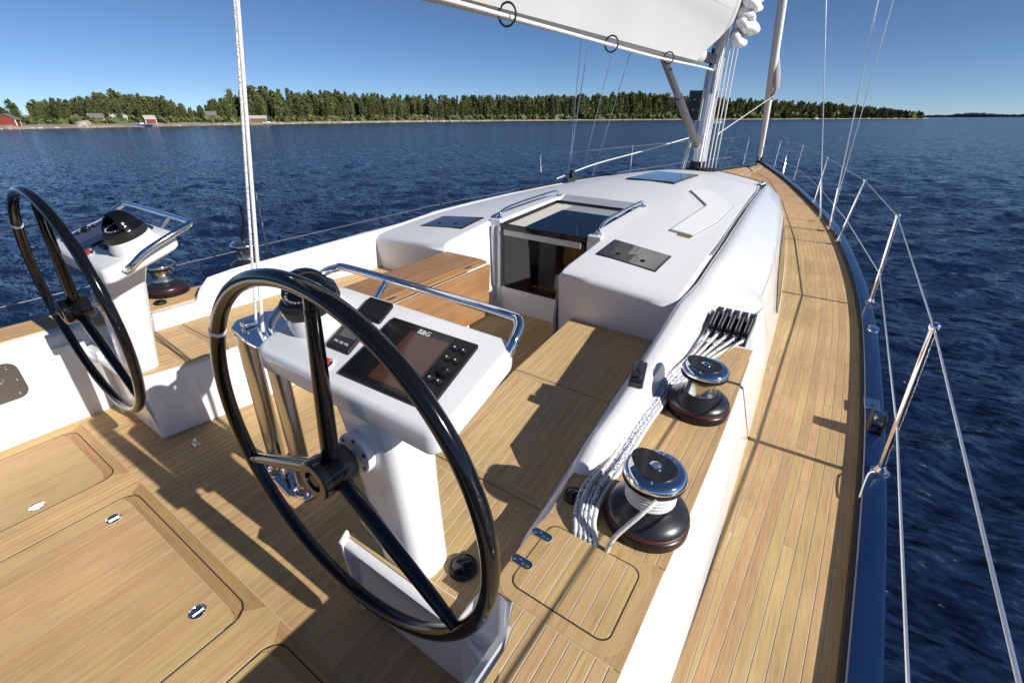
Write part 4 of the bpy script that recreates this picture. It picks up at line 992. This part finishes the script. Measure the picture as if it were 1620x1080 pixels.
# boom with the flaked mainsail in its bag
boom = thing('boom', 'pale boom running aft overhead from the mast', 'boom', (0, 6.40, 1.85))
bs = []
for y in (0.0, -3, -6.2, -6.5):
    bs.append([(0.07 * math.cos(a) * (0.6 if y == -6.5 else 1), y, 0.085 * math.sin(a)) for a in [2 * math.pi * i / 20 for i in range(20)]])
plain('boom_grey', (0.60, 0.59, 0.56), 0.4)
MB().loft(bs, closed=True, cap=True).build('spar', 'boom_grey', boom, smooth=50)
MB().box((0, -5.95, -0.13), (0.05, 0.10, 0.08)).build('sheet_bail', 'steel', boom, bevel=0.008)
bag = thing('sail_bag', 'pale grey sail bag on the boom across the top of the picture', 'sail bag', (0, 0, 0))
secs = []
for y in arange(7.02, 0.45, 0.18):
    t_ = (7.02 - y) / 6.57; hgt = 0.98 - 0.42 * t_; w = 0.235 - 0.06 * t_
    z0 = 1.80; sag = 0.014 * math.sin(y * 3.1 + 1) + 0.007 * math.sin(y * 8.3); rake = max(0.0, 1 - (7.02 - y) / 2.2)
    prof = [(0.03, -0.055), (0.086, -0.035), (0.104, 0.08), (0.135, 0.22), (0.17, 0.36), (w * 0.92, hgt * 0.52), (w, hgt * 0.68), (w * 0.82, hgt * 0.86), (w * 0.34, hgt)]
    ring = [(x + (sag * math.sin(math.pi * z / hgt) if z > 0.05 else 0), y - rake * 1.05 * max(0.0, 1 - max(z, 0) / 0.55) ** 1.6, z0 + z) for x, z in prof]
    secs.append(ring + [(-x, yy, z) for x, yy, z in ring[::-1]])
MB().loft(secs, closed=True, cap=True).build('cover', 'sailcloth', bag, smooth=60)
# luff folds bulging out ahead of the bag
fr2 = random.Random(11)
luff = thing('flaked_luff', 'white sail folds bulging from the forward end of the sail bag', 'sail', (0, 0, 0))
FOLDS = [(0.235, 7.02, 2.06, 0.10, 0.14, 0.075), (0.30, 7.04, 2.19, 0.135, 0.16, 0.085), (0.25, 7.05, 2.30, 0.15, 0.17, 0.085), (0.30, 7.05, 2.40, 0.14, 0.17, 0.08), (0.22, 7.05, 2.49, 0.19, 0.18, 0.085), (0.26, 7.05, 2.60, 0.17, 0.18, 0.085), (0.18, 7.05, 2.70, 0.2, 0.18, 0.085), (0.15, 7.05, 2.82, 0.2, 0.17, 0.09)]
for k, (x, y, z, a, b_, c_) in enumerate(FOLDS):
    e = MB(); nu, nv = 18, 10
    for i in range(nv + 1):
        ph = math.pi * (i / nv - 0.5)
        for j in range(nu):
            th = 2 * math.pi * j / nu
            wob = 1 + 0.13 * math.sin(3 * th + k * 1.7) + 0.09 * math.sin(5 * th + 2 * k + ph * 3) + 0.05 * math.sin(9 * th + k)
            e.v.append((x + a * math.cos(ph) * math.cos(th) * wob, y + b_ * math.cos(ph) * math.sin(th) * wob, z + c_ * math.sin(ph) * (1 + 0.2 * math.sin(4 * th + k)) - 0.05 * math.cos(th) * math.cos(ph)))
    for i in range(nv):
        for j in range(nu): e.f.append((i * nu + j, i * nu + (j + 1) % nu, (i + 1) * nu + (j + 1) % nu, (i + 1) * nu + j))
    e.build('fold', 'sail_white', luff, smooth=80)
# lazy line slung under the boom through black rings
ln = MB().tube(smooth_path([(0.09, 6.75, 1.715), (0.12, 6.0, 1.712), (0.12, 4.5, 1.706), (0.12, 3.0, 1.722), (0.12, 1.8, 1.735), (0.10, 0.9, 1.745)], 6), 0.0105, 8).build('reefing_line', 'rope_white', smooth=60)
tag(ln, 'thick white line slung under the boom through three black rings', 'line')
for y, r_, lb in ((2.30, 0.050, 'largest black ring hanging under the boom, nearest the camera'), (3.60, 0.050, 'middle black ring hanging under the boom'), (4.90, 0.047, 'smallest looking black ring hanging under the boom beside the vang')):
    ro = MB().tube([(0.12 + r_ * 0.9 * math.cos(a), y + r_ * 0.2 * math.cos(a), (1.738 if y < 3 else 1.722) + r_ * math.sin(a)) for a in [2 * math.pi * i / 28 for i in range(28)]], 0.0055, 8, closed=True).build('ring', 'black_rubber', smooth=60)
    tag(ro, lb, 'ring', 'black rings under the boom')
# halyards down the mast
hl = [((0.085, 7.06, 0.52), (0.055, 7.02, 2.6)), ((0.125, 7.10, 0.52), (0.09, 7.10, 3.4)), ((0.165, 7.13, 0.52), (0.115, 7.14, 4.5)), ((0.205, 7.16, 0.51), (0.14, 7.18, 5.5)), ((0.245, 7.2, 0.51), (0.165, 7.2, 6.5)),
      ((-0.13, 7.05, 0.53), (-0.09, 7.08, 1.2)), ((-0.165, 7.08, 0.53), (-0.10, 7.12, 1.25)), ((-0.20, 7.12, 0.53), (-0.11, 7.14, 1.2))]
hlab = ['first', 'second', 'third', 'fourth', 'fifth']
for k, (a, b_) in enumerate(hl):
    o = MB().tube([a, b_], 0.0075, 8).build('halyard', 'rope_white', smooth=60)
    tag(o, ('white halyard right of the mast, ' + hlab[k] + ' counted from the mast') if k < 5 else 'short white control line left of the mast, ' + hlab[k - 5] + ' counted from the mast', 'halyard', 'halyards beside the mast')
mb_ = thing('mast_block', 'cluster of black turning blocks at the mast foot', 'blocks', (0.17, 7.08, roof(0.17, 7.08)))
for k in range(5): MB().box((-0.09 + 0.042 * k, 0.016 * k - 0.02, 0.02), (0.03, 0.06, 0.05)).build('block', 'black_satin', mb_, bevel=0.006)
ob = thing('deck_organiser', 'black line organiser with sheaves on the starboard shoulder of the coachroof', 'deck organiser', (0.90, 6.95, zg(6.95) - 0.012))
MB().box((0, 0, 0.015), (0.09, 0.16, 0.03)).build('base', 'black_satin', ob, bevel=0.006)
for k in range(3): MB().lathe([(0.028, 0), (0.022, 0.012), (0.028, 0.024)], (-0.01 + 0.01 * k, -0.055 + 0.055 * k, 0.03), 16).build('sheave', 'chrome', ob, smooth=40)
dl = MB().tube(smooth_path([(0.30, 7.12, roof(0.3, 7.12) + 0.03), (0.6, 7.05, roof(0.6, 7.05) + 0.025), (0.88, 6.93, zg(6.93) + 0.04), (0.955, 6.2, zg(6.2) + 0.007), (1.02, 5.3, zg(5.3) + 0.007), (1.092, 4.3, zg(4.3) + 0.006), (1.132, 3.7, zg(3.7) + 0.006), (1.160, 3.15, zg(3.15) + 0.006)], 6), 0.0045, 8).build('deck_line', 'rope_dark', smooth=60)
tag(dl, 'dark control line lying in the groove along the coachroof edge', 'line')
# shrouds
for s in (1, -1):
    sd = 'starboard' if s > 0 else 'port'
    yb = 6.72 if s > 0 else 6.62
    sh = [((1.775, yb, 0.06), (1.12, yb + 0.15, 6.7), 0.0068, 'thickest ' + sd + ' shroud rising to the spreader tip'),
          ((1.765, yb + 0.05, 0.06), (1.52, yb + 0.02, 6.7), 0.0048, 'outermost ' + sd + ' shroud, thin wire beside the thick one'),
          ((1.64, yb + 0.55, 0.06), (0.08, 7.1, 6.3), 0.0052, 'innermost ' + sd + ' shroud leaning towards the mast')]
    if s < 0: sh.append(((1.55, yb - 1.2 + 1.25, 0.3), (0.3, 6.2, 5.5), 0.0045, 'port runner wire leaning aft under the boom'))
    for a, b_, r_, lb in sh:
        a = (s * a[0], *a[1:]); b_ = (s * b_[0], *b_[1:])
        t = thing('shroud', lb, 'shroud', a, 'shrouds')
        d = Vector(b_) - Vector(a); f = d.normalized()
        MB().tube([f * 0.42, d], r_, 8).build('wire', 'wire', t, smooth=60)
        MB().tube([f * 0.0, f * 0.44], r_ * 2.0, 10).build('turnbuckle', 'chrome', t, smooth=60)
        MB().lathe([(0.030, -0.02), (0.030, 0.0), (0.012, 0.012), (0, 0.012)], (0, 0, 0), 14).build('chainplate', 'chrome', t, smooth=40)
# forestay with the furled jib
fs = thing('furled_jib', 'white headsail rolled on the forestay at the bow', 'furled jib', (0, 13.05, 0.0))
pf = [(0, 0.0, 0.22), (0, -0.30, 0.75), (0, -0.85, 1.55), (0, -1.45, 2.4), (0, -2.3, 3.7), (0, -4.6, 7.5)]
MB().tube(smooth_path(pf, 6), [0.038 + 0.040 * min(1, i / 14) for i in range(31)], 14).build('rolled_sail', 'sail_white', fs, smooth=60)
MB().tube([(0, 0.07, 0.02), (0, -0.02, 0.28)], 0.028, 12).build('foil_foot', 'chrome', fs, smooth=50)
MB().lathe([(0.05, 0), (0.085, 0.01), (0.085, 0.03), (0.05, 0.05), (0.05, 0.10), (0.085, 0.12), (0.085, 0.14), (0.04, 0.15)], (0, 0.04, 0.10), 20).build('furling_drum', 'black_metal', fs, smooth=40)
clw = MB().tube([(0.045, -1.35, 2.30), (0.10, -1.12, 1.90), (0.13, -1.0, 1.66), (0.07, -0.80, 1.45)], [0.02, 0.075, 0.07, 0.02], 10, flat=0.45)
clw.build('clew_patch', 'sail_strip', fs, smooth=60)
js = MB().tube([(0.10, 13.05 - 0.86, 1.52), (0.16, 7.45, 1.0), (0.18, 7.25, 0.97)], 0.007, 6).build('jib_sheet', 'rope_white', smooth=60)
tag(js, 'white jib sheet stretched from the furled headsail down to the mast', 'jib sheet')
js2 = MB().tube(smooth_path([(-0.10, 7.0, 0.95), (-0.5, 6.3, 0.80), (-0.9, 5.7, 0.66), (-1.15, 5.2, 0.52)], 5), 0.008, 6).build('jib_sheet', 'rope_white', smooth=60)
tag(js2, 'white jib sheet sagging from the mast to the port side of the coachroof', 'jib sheet')
jc = thing('jib_car', 'black jib car block on the port edge of the coachroof', 'jib car', (-1.02, 5.35, roof(1.0, 5.35)))
MB().box((0, 0, 0.03), (0.06, 0.3, 0.05)).build('base', 'black_satin', jc, bevel=0.01)
MB().lathe([(0.045, -0.02), (0.038, 0), (0.045, 0.02)], (0, 0.0, 0.09), 18, Matrix.Rotation(math.radians(90), 3, 'Y')).build('sheave', 'black_rubber', jc, smooth=40)
jt = MB().box((-1.09, 5.6, zg(5.6) + 0.004), (0.035, 2.4, 0.016)); jt.v = [(x + 0.045 * (y - 5.6), y, zg(y) + (z - zg(5.6))) for x, y, z in jt.v]
jo = jt.build('jib_track', 'black_rubber', bevel=0.003)
tag(jo, 'dark jib track along the port edge of the coachroof', 'track')
# bow pulpit
for s in (1, -1):
    pp = thing('bow_pulpit', 'polished tube pulpit on the ' + ('starboard' if s > 0 else 'port') + ' side of the bow', 'pulpit', (0, 0, 0), 'bow pulpits')
    A, B_ = (s * 0.66, 12.05, CAPZ), (s * 0.34, 13.15, CAPZ)
    at, bt = (s * 0.56, 12.45, 0.66), (s * 0.36, 13.15, 0.66)
    MB().tube(smooth_path([A, (s * 0.60, 12.3, 0.5), at, (s * 0.46, 12.8, 0.675), bt, (s * 0.345, 13.17, 0.4), B_], 6), 0.0125, 10).build('hoop', 'chrome', pp, smooth=60)
    MB().tube([(s * 0.61, 12.25, 0.36), (s * 0.345, 13.16, 0.36)], 0.010, 8).build('crossbar', 'chrome', pp, smooth=60)

for o in BOAT: o.matrix_basis = H @ o.matrix_basis

# ------------------------------------------------------------------ sea
ZWATER = CAMW.z - 2.75
def pixel_dir(px):
    """horizontal unit vector towards the compass bearing seen at column px of the photograph, on the horizon"""
    v = Vector(((px - 810) / 727.874, (187.0 - 540) / 727.874, 1.0))
    b = Vector([sum(CR[r][c] * v[r] for r in range(3)) for c in range(3)])
    w = H.to_3x3() @ b; return Vector((w.x, w.y)).normalized(), w.normalized()
fwd = Vector((H.to_3x3() @ Vector(CR[2]))).normalized()
NA, rad = 900, [0.0]
r = 0.9
while r < 9000: rad.append(r); r *= 1.02
rg = np.random.default_rng(5)
ang = np.linspace(0, 2 * np.pi, NA, endpoint=False)
RR, AA = np.meshgrid(rad[1:], ang, indexing='ij')
WX = CAMW.x + RR * np.cos(AA); WY = CAMW.y + RR * np.sin(AA); Z = np.zeros_like(WX)
cell = RR * (2 * np.pi / NA)
wind = math.radians(-62)
for i in range(80):
    lam = float(np.exp(rg.uniform(np.log(0.32), np.log(1.7)))); th = wind + rg.normal(0, 0.42); ph = rg.uniform(0, 6.28)
    amp = 0.0062 * lam ** 0.85 * rg.uniform(0.5, 1.2)
    k = 2 * np.pi / lam
    Z += amp * np.sin(k * (WX * np.cos(th) + WY * np.sin(th)) + ph) * np.exp(-(cell / (lam * 0.30)) ** 2)
Z = Z + 0.15 * Z * np.abs(Z) / 0.05
co = np.stack([WX, WY, ZWATER + Z], -1).reshape(-1, 3)
nr = len(rad) - 1
i0 = (np.arange(nr - 1)[:, None] * NA + np.arange(NA)[None, :]); i1 = (np.arange(nr - 1)[:, None] * NA + (np.arange(NA)[None, :] + 1) % NA)
quads = np.stack([i0, i0 + NA, i1 + NA, i1], -1).reshape(-1, 4)
wm = bpy.data.meshes.new('sea')
wm.vertices.add(len(co) + 1); wm.vertices.foreach_set('co', np.vstack([co, [[CAMW.x, CAMW.y, ZWATER]]]).ravel())
tri = np.stack([np.full(NA, len(co)), np.arange(NA), (np.arange(NA) + 1) % NA], -1)
loops = np.concatenate([quads.ravel(), tri.ravel()])
starts = np.concatenate([np.arange(len(quads)) * 4, len(quads) * 4 + np.arange(NA) * 3])
wm.loops.add(len(loops)); wm.loops.foreach_set('vertex_index', loops.astype(np.int32))
wm.polygons.add(len(starts)); wm.polygons.foreach_set('loop_start', starts.astype(np.int32))
wm.polygons.foreach_set('use_smooth', np.ones(len(starts), bool))
wm.update(calc_edges=True); wm.validate()
wm.materials.append(MATS['water'])
sea = bpy.data.objects.new('sea', wm); COL.objects.link(sea); sea['kind'] = 'structure'

# ------------------------------------------------------------------ the wooded shore
SH = [(-260, 190), (-100, 200), (0, 212), (120, 228), (240, 245), (330, 262), (430, 290), (560, 345), (700, 415), (850, 490), (1000, 570), (1150, 670), (1300, 800), (1400, 890), (1462, 960)]
sh_d = interp(SH)
top_y = interp([(-260, 152), (0, 152), (60, 158), (100, 154), (180, 145), (260, 152), (300, 160), (345, 156), (395, 136), (440, 142), (530, 146), (620, 151), (760, 153), (900, 151), (1000, 148), (1080, 152), (1180, 158), (1300, 163), (1400, 171), (1462, 180)])
def ground(px, back):
    d, w = pixel_dir(px); D = sh_d(px) + back
    return Vector((CAMW.x + d.x * D, CAMW.y + d.y * D, 0))
def land_z(back): return ZWATER + 0.35 + min(back, 14) * 0.08 + max(0, back - 14) * 0.018
land = MB(); rowsl = []
prn = random.Random(21)
for px in range(-260, 1471, 10):
    row = []
    jit = prn.uniform(-1, 1) * 1.2
    for bk_, dz in ((-3.0, -0.8), (0, -0.1), (2.0, 0.45), (5.0, 0.85), (12, 1.35), (30, 2.0), (60, 2.8), (160, 4.8)):
        p = ground(px, bk_ + jit * (1 if bk_ < 8 else 0)); e = 1.0 if px < 1440 else max(0.05, (1470 - px) / 30)
        row.append((p.x, p.y, ZWATER + dz * e + (prn.uniform(-0.15, 0.15) if 0 < bk_ < 20 else 0)))
    rowsl.append(row)
lo_ = land.loft(rowsl).build('shoreland', 'shore', smooth=70); lo_['kind'] = 'structure'

def tree_mesh(kind, seed):
    """crown of many small leaf clumps round a tapered trunk; unit height"""
    q = random.Random(seed); cr = MB(); tk = MB()
    tk.tube([(0, 0, -0.02), (q.uniform(-.01, .01), q.uniform(-.01, .01), 0.4), (q.uniform(-.02, .02), q.uniform(-.02, .02), 0.92)], [0.016, 0.011, 0.003], 6)
    if kind == 'spruce':
        clumps = [(0.14 * (1 - t_) ** 0.85 + 0.012, 0.12 + 0.88 * t_, 0.05) for t_ in [i / 46 for i in range(46)]]
    elif kind == 'pine':
        clumps = [(0.17 * math.sin(math.pi * min(1, 0.25 + 0.72 * t_)) ** 0.8 * q.uniform(0.5, 1.15), 0.36 + 0.62 * t_, 0.06) for t_ in [i / 48 for i in range(48)]]
    else:
        clumps = [(0.20 * math.sin(math.pi * (0.12 + 0.80 * t_)) ** 0.7 * q.uniform(0.6, 1.1), 0.16 + 0.82 * t_, 0.055) for t_ in [i / 54 for i in range(54)]]
    for rad_, z, sz in clumps:
        for _ in range(5):
            a = q.uniform(0, 6.283); rr_ = rad_ * q.uniform(0.35, 1.05)
            c = Vector((rr_ * math.cos(a), rr_ * math.sin(a), z + q.uniform(-0.02, 0.02) - (0.25 * rr_ if kind == 'spruce' else 0)))
            if q.random() < 0.12: tk.tube([(0, 0, c.z - 0.02), tuple(c)], [0.004, 0.0015], 4, caps=False)
            for __ in range(3):
                n_ = Vector((q.gauss(0, 1), q.gauss(0, 1), q.gauss(0, 1) + 0.4)).normalized(); u = n_.orthogonal().normalized(); w = n_.cross(u)
                s_ = sz * q.uniform(0.45, 0.85); o = c + Vector((q.gauss(0, .022), q.gauss(0, .022), q.gauss(0, .018)))
                cr.add([o - u * s_ * .6 - w * s_ * .4, o + u * s_ * .6 - w * s_ * .4, o + u * s_ * .25 + w * s_ * .6, o - u * s_ * .35 + w * s_ * .55], [(0, 1, 2, 3)])
    return (cr.mesh('crown', {'birch': 'birch_leaf'}.get(kind, 'pine_leaf'), recalc=False), tk.mesh('trunk', 'bark', smooth=60, recalc=False), cr)
VAR = {k: [tree_mesh(k, 40 + 7 * i + len(k)) for i in range(4)] for k in ('pine', 'spruce', 'birch')}
CAMI = (H @ m).inverted()
def want_h(px, D, back=18.0):
    """height in metres of a tree at that distance whose top stands as high above the water as in the photograph"""
    d, w = pixel_dir(px); z0 = land_z(back)
    def row(z):
        v = CAMI @ Vector((CAMW.x + d.x * D, CAMW.y + d.y * D, z)); return 540 + 727.874 * v.y / v.z
    per_m = (row(z0) - row(z0 + 10.0)) / 10.0
    return max(2.0, (row(z0) - top_y(px)) / per_m)
def thin(px): return 0.30 if 33 < px < 52 else 0.62 if px < 20 else 0.74 if 292 < px < 338 else 1.0
tr_r = random.Random(99)
TL_ = {'pine': 'tall dark pine at the wood edge', 'spruce': 'pointed dark spruce at the wood edge', 'birch': 'lighter green birch at the wood edge'}
px = -120.0; nt_ = 0
while px < 1462:
    D = sh_d(px)
    step = 4.6 * 240 / D * tr_r.uniform(0.6, 1.45)
    kind = tr_r.choices(['pine', 'spruce', 'birch'], [0.42, 0.26, 0.32] if px < 700 else [0.45, 0.35, 0.2])[0]
    bk_ = tr_r.uniform(13, 28); p = ground(px, bk_)
    hh = thin(px) * want_h(px, D + bk_) * tr_r.choice((0.5, 0.62, 0.75, 0.85, 0.95)) * tr_r.uniform(0.9, 1.1)
    if (18 < px < 36 or 232 < px < 250): hh *= 0.5; bk_ += 10
    if nt_ < 290:
        cm, tm, _ = VAR[kind][tr_r.randrange(4)]
        t = bpy.data.objects.new(kind + '_tree', None); COL.objects.link(t); zone = next(z_ for x_, z_ in ((40, 'by the leftmost red cottage'), (215, 'above the big pale rock'), (300, 'behind the red boathouse'), (440, 'around the mainsheet'), (880, 'between the mainsheet and the port shrouds'), (1090, 'between the port shrouds and the mast'), (1215, 'between the mast and the furled jib'), (3000, 'right of the furled jib')) if px < x_)
        tag(t, TL_[kind] + ' ' + zone, 'tree', 'trees along the far shore', boat=False)
        t.location = (p.x, p.y, land_z(bk_)); t.scale = (hh * tr_r.uniform(0.75, 1.1),) * 2 + (hh,); t.rotation_euler.z = tr_r.uniform(0, 6.28)
        for nm, me in (('crown', cm), ('trunk', tm)):
            o = bpy.data.objects.new(nm, me); COL.objects.link(o); o.parent = t
        nt_ += 1
    px += step
# the wood behind, one mass
fv, ff, base_i = [], [], 0
fr3 = random.Random(5)
for row in range(5):
    px = -150.0
    while px < 1460:
        D = sh_d(px); bk_ = 28 + row * 13 + fr3.uniform(-5, 5)
        kind = fr3.choices(['pine', 'spruce', 'birch'], [0.40, 0.46, 0.14])[0]; crm = VAR[kind][fr3.randrange(4)][2]
        p = ground(px, bk_); hh = thin(px) * want_h(px, D + bk_) * fr3.choice((0.66, 0.76, 0.85, 0.92, 1.02)) * fr3.uniform(0.92, 1.06) * (1 if row < 4 else 1.02)
        a = fr3.uniform(0, 6.28); V = np.array(crm.v); ca, sa = math.cos(a), math.sin(a); wd = fr3.uniform(0.8, 1.2)
        fv.append(np.stack([p.x + (V[:, 0] * ca - V[:, 1] * sa) * hh * wd, p.y + (V[:, 0] * sa + V[:, 1] * ca) * hh * wd, land_z(bk_) - 1 + V[:, 2] * hh], -1))
        ff.append(np.array(crm.f) + base_i); base_i += len(V)
        px += 9.0 * 240 / D * fr3.uniform(0.7, 1.3)
fv = np.concatenate(fv); ff = np.concatenate(ff)
fm = bpy.data.meshes.new('wood')
fm.vertices.add(len(fv)); fm.vertices.foreach_set('co', fv.ravel())
fm.loops.add(ff.size); fm.loops.foreach_set('vertex_index', ff.ravel().astype(np.int32))
fm.polygons.add(len(ff)); fm.polygons.foreach_set('loop_start', (np.arange(len(ff)) * 4).astype(np.int32))
fm.update(calc_edges=True)
mt, t, b = nodes('wood_leaf')
tc = N(t, 'ShaderNodeTexCoord'); nz = N(t, 'ShaderNodeTexNoise'); nz.inputs['Scale'].default_value = 0.11; nz.inputs['Detail'].default_value = 6
t.links.new(tc.outputs['Object'], nz.inputs['Vector']); rp = N(t, 'ShaderNodeValToRGB')
rp.color_ramp.elements[0].position = 0.35; rp.color_ramp.elements[0].color = (0.058, 0.078, 0.030, 1); rp.color_ramp.elements[1].position = 0.65; rp.color_ramp.elements[1].color = (0.150, 0.160, 0.055, 1)
t.links.new(nz.outputs['Fac'], rp.inputs[0]); t.links.new(rp.outputs[0], b.inputs['Base Color']); b.inputs['Roughness'].default_value = 0.8; b.inputs['Specular IOR Level'].default_value = 0.1
fm.materials.append(mt)
wood = bpy.data.objects.new('wood', fm); COL.objects.link(wood); wood['kind'] = 'stuff'; wood['label'] = 'dense mixed wood covering the low shore behind the front trees'
# undergrowth along the wood edge
ug = MB(); ur = random.Random(8)
for i in range(2600):
    px = ur.uniform(-200, 1455); bk_ = ur.uniform(10, 24); p = ground(px, bk_); s_ = ur.uniform(0.5, 1.7) * sh_d(px) / 320
    for _ in range(3):
        n_ = Vector((ur.gauss(0, 1), ur.gauss(0, 1), ur.gauss(0, 1))).normalized(); u = n_.orthogonal(); w = n_.cross(u)
        o = Vector((p.x + ur.gauss(0, .6), p.y + ur.gauss(0, .6), land_z(bk_) + ur.uniform(0, 1.0) * s_))
        ug.add([o - u * s_ - w * s_ * .6, o + u * s_ - w * s_ * .6, o + u * s_ * .6 + w * s_, o - u * s_ * .5 + w * s_], [(0, 1, 2, 3)])
uo = ug.build('undergrowth', 'pine_leaf', kind='stuff', recalc=False)
# boulders along the waterline
def boulder(seed):
    q = random.Random(seed); bm = bmesh.new(); bmesh.ops.create_icosphere(bm, subdivisions=2, radius=1.0)
    for v in bm.verts:
        k = 1 + 0.22 * math.sin(3.1 * v.co.x + seed) * math.cos(2.7 * v.co.y - seed) + q.uniform(-0.08, 0.08)
        v.co = Vector((v.co.x * k * 1.25, v.co.y * k, v.co.z * k * 0.62))
    me = bpy.data.meshes.new('boulder'); bm.to_mesh(me); bm.free(); me.materials.append(MATS['granite']); return me
BM = [boulder(k) for k in range(5)]
br_ = random.Random(31)
for i in range(150):
    px = br_.uniform(-60, 1440) if i < 90 else br_.uniform(430, 760); p = ground(px, br_.uniform(-1.5, 4.0))
    o = bpy.data.objects.new('boulder', BM[br_.randrange(5)]); COL.objects.link(o); s_ = br_.uniform(0.25, 0.9) * (sh_d(px) / 300) * (1.9 if br_.random() < 0.15 else 1.15)
    o.location = (p.x, p.y, ZWATER + 0.15); o.scale = (s_,) * 3; o.rotation_euler.z = br_.uniform(0, 6.28)
    tag(o, 'grey granite boulder lying along the far waterline', 'boulder', 'boulders on the far waterline', boat=False)
# big pale rock left of the cottages
p = ground(128, 5); o = bpy.data.objects.new('boulder', BM[2]); COL.objects.link(o); o.location = (p.x, p.y, ZWATER + 0.8); o.scale = (3.2, 2.4, 2.6)
tag(o, 'largest pale granite rock on the shore below the leftmost pines', 'boulder', boat=False)

def cottage(px, back, w, dpt, hw, hr, wall_m, roof_m, label, turn=0.0, name='cottage'):
    w, dpt, hw, hr = w * 0.8, dpt * 0.8, hw * 0.82, hr * 0.82
    p = ground(px, back); d, _ = pixel_dir(px); a = math.atan2(d.y, d.x) + math.pi / 2 + turn
    c = thing(name, label, 'cottage', (p.x, p.y, land_z(back) - 0.2), 'cottages on the far shore', boat=False); c.rotation_euler.z = a
    wl = MB().box((0, 0, hw / 2), (w, dpt, hw))
    wl.add([(-w / 2, -dpt / 2, hw), (-w / 2, dpt / 2, hw), (-w / 2, 0, hw + hr)], [(0, 1, 2)]); wl.add([(w / 2, -dpt / 2, hw), (w / 2, dpt / 2, hw), (w / 2, 0, hw + hr)], [(0, 2, 1)])
    wl.build('wall', wall_m, c)
    for s in (1, -1):
        MB().eight([(-w / 2 - .3, 0, hw + hr), (w / 2 + .3, 0, hw + hr), (w / 2 + .3, s * (dpt / 2 + .4), hw - .15), (-w / 2 - .3, s * (dpt / 2 + .4), hw - .15)],
                   [(-w / 2 - .3, 0, hw + hr + .18), (w / 2 + .3, 0, hw + hr + .18), (w / 2 + .3, s * (dpt / 2 + .4), hw + .03), (-w / 2 - .3, s * (dpt / 2 + .4), hw + .03)]).build('roof', roof_m, c)
    for x in (-w * 0.27, w * 0.27):
        f = MB().box((x, -dpt / 2 - 0.03, hw * 0.56), (0.85, 0.06, 0.9)).build('window', 'paint_white', c)
        MB().box((x, -dpt / 2 - 0.065, hw * 0.56), (0.62, 0.04, 0.68)).build('pane', 'pane_dark', f)
    MB().box((0, -dpt / 2 - 0.03, hw * 0.4), (0.95, 0.06, hw * 0.8)).build('door', 'paint_white', c)
    for y in (-dpt / 2, dpt / 2):
        for s in (1, -1): MB().box((s * w / 2, y, hw / 2), (0.2, 0.2, hw)).build('corner_board', 'paint_white', c)
    return c
cottage(12, 9, 4.2, 5.2, 2.2, 1.8, 'falu_red', 'roof_grey', 'red cottage with a dark gable at the far left end of the shore', math.radians(72))
cottage(152, 15, 5.5, 4.5, 2.3, 1.6, 'cabin_wood', 'roof_grey', 'small dark shed between the pale rock and the pale roofed cottage')
cottage(188, 17, 6.5, 5, 2.3, 1.7, 'cabin_wood', 'roof_pale', 'low cottage with a pale grey roof left of the red boathouse')
cottage(236, 10, 4.4, 4.0, 2.1, 1.5, 'falu_red', 'roof_pale', 'red boathouse with white corners beside the beached blue boat', math.radians(10))
cottage(334, 19, 6.0, 5, 3.4, 2.0, 'falu_red', 'roof_grey', 'red cottage half hidden in trees left of the mainsheet')
cottage(408, 8, 9.5, 5, 2.5, 1.4, 'cabin_wood', 'roof_pale', 'long pale boathouse just right of the mainsheet')
def skiff(px, back, L, mat, label):
    p = ground(px, back); d, _ = pixel_dir(px)
    o = thing('rowing_boat', label, 'boat', (p.x, p.y, ZWATER + 0.15), 'boats drawn up on the far shore', boat=False); o.rotation_euler.z = math.atan2(d.y, d.x) + math.pi / 2 + 0.25
    rg_ = []
    for i in range(9):
        x = (i / 8 - 0.5) * L; hb = 0.85 * (1 - abs(i / 8 - 0.42) ** 2.2 * 2.6) if i < 8 else 0.03; hb = max(hb, 0.03)
        rg_.append([(x, -hb, 0.75 + 0.25 * (i / 8) ** 2), (x, -hb * 0.7, 0.25), (x, 0, 0.05), (x, hb * 0.7, 0.25), (x, hb, 0.75 + 0.25 * (i / 8) ** 2)])
    MB().loft(rg_).build('hull', mat, o, smooth=60)
    MB().box((0.2, 0, 0.95), (1.4, 1.2, 0.5)).build('cuddy', 'paint_white', o, bevel=0.1)
    MB().box((-0.6, 0, 0.55), (0.25, 1.4, 0.06)).build('thwart', 'cabin_wood', o)
skiff(222, 0.2, 6.5, 'boat_blue', 'small blue and white boat beached below the red boathouse')
skiff(424, -2.0, 6.0, 'paint_white', 'small white boat moored below the long boathouse')
# far low coast at the right
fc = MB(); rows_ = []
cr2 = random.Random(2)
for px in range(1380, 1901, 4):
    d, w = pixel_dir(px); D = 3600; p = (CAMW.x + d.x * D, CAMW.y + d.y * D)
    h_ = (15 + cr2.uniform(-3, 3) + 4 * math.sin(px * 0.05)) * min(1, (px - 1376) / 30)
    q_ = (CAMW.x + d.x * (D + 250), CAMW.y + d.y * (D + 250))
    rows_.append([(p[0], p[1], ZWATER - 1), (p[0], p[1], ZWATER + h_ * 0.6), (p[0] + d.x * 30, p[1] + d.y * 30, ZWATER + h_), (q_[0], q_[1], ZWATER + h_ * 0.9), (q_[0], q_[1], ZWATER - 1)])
co_ = fc.loft(rows_).build('far_coast', 'far_haze_leaf'); co_['kind'] = 'structure'
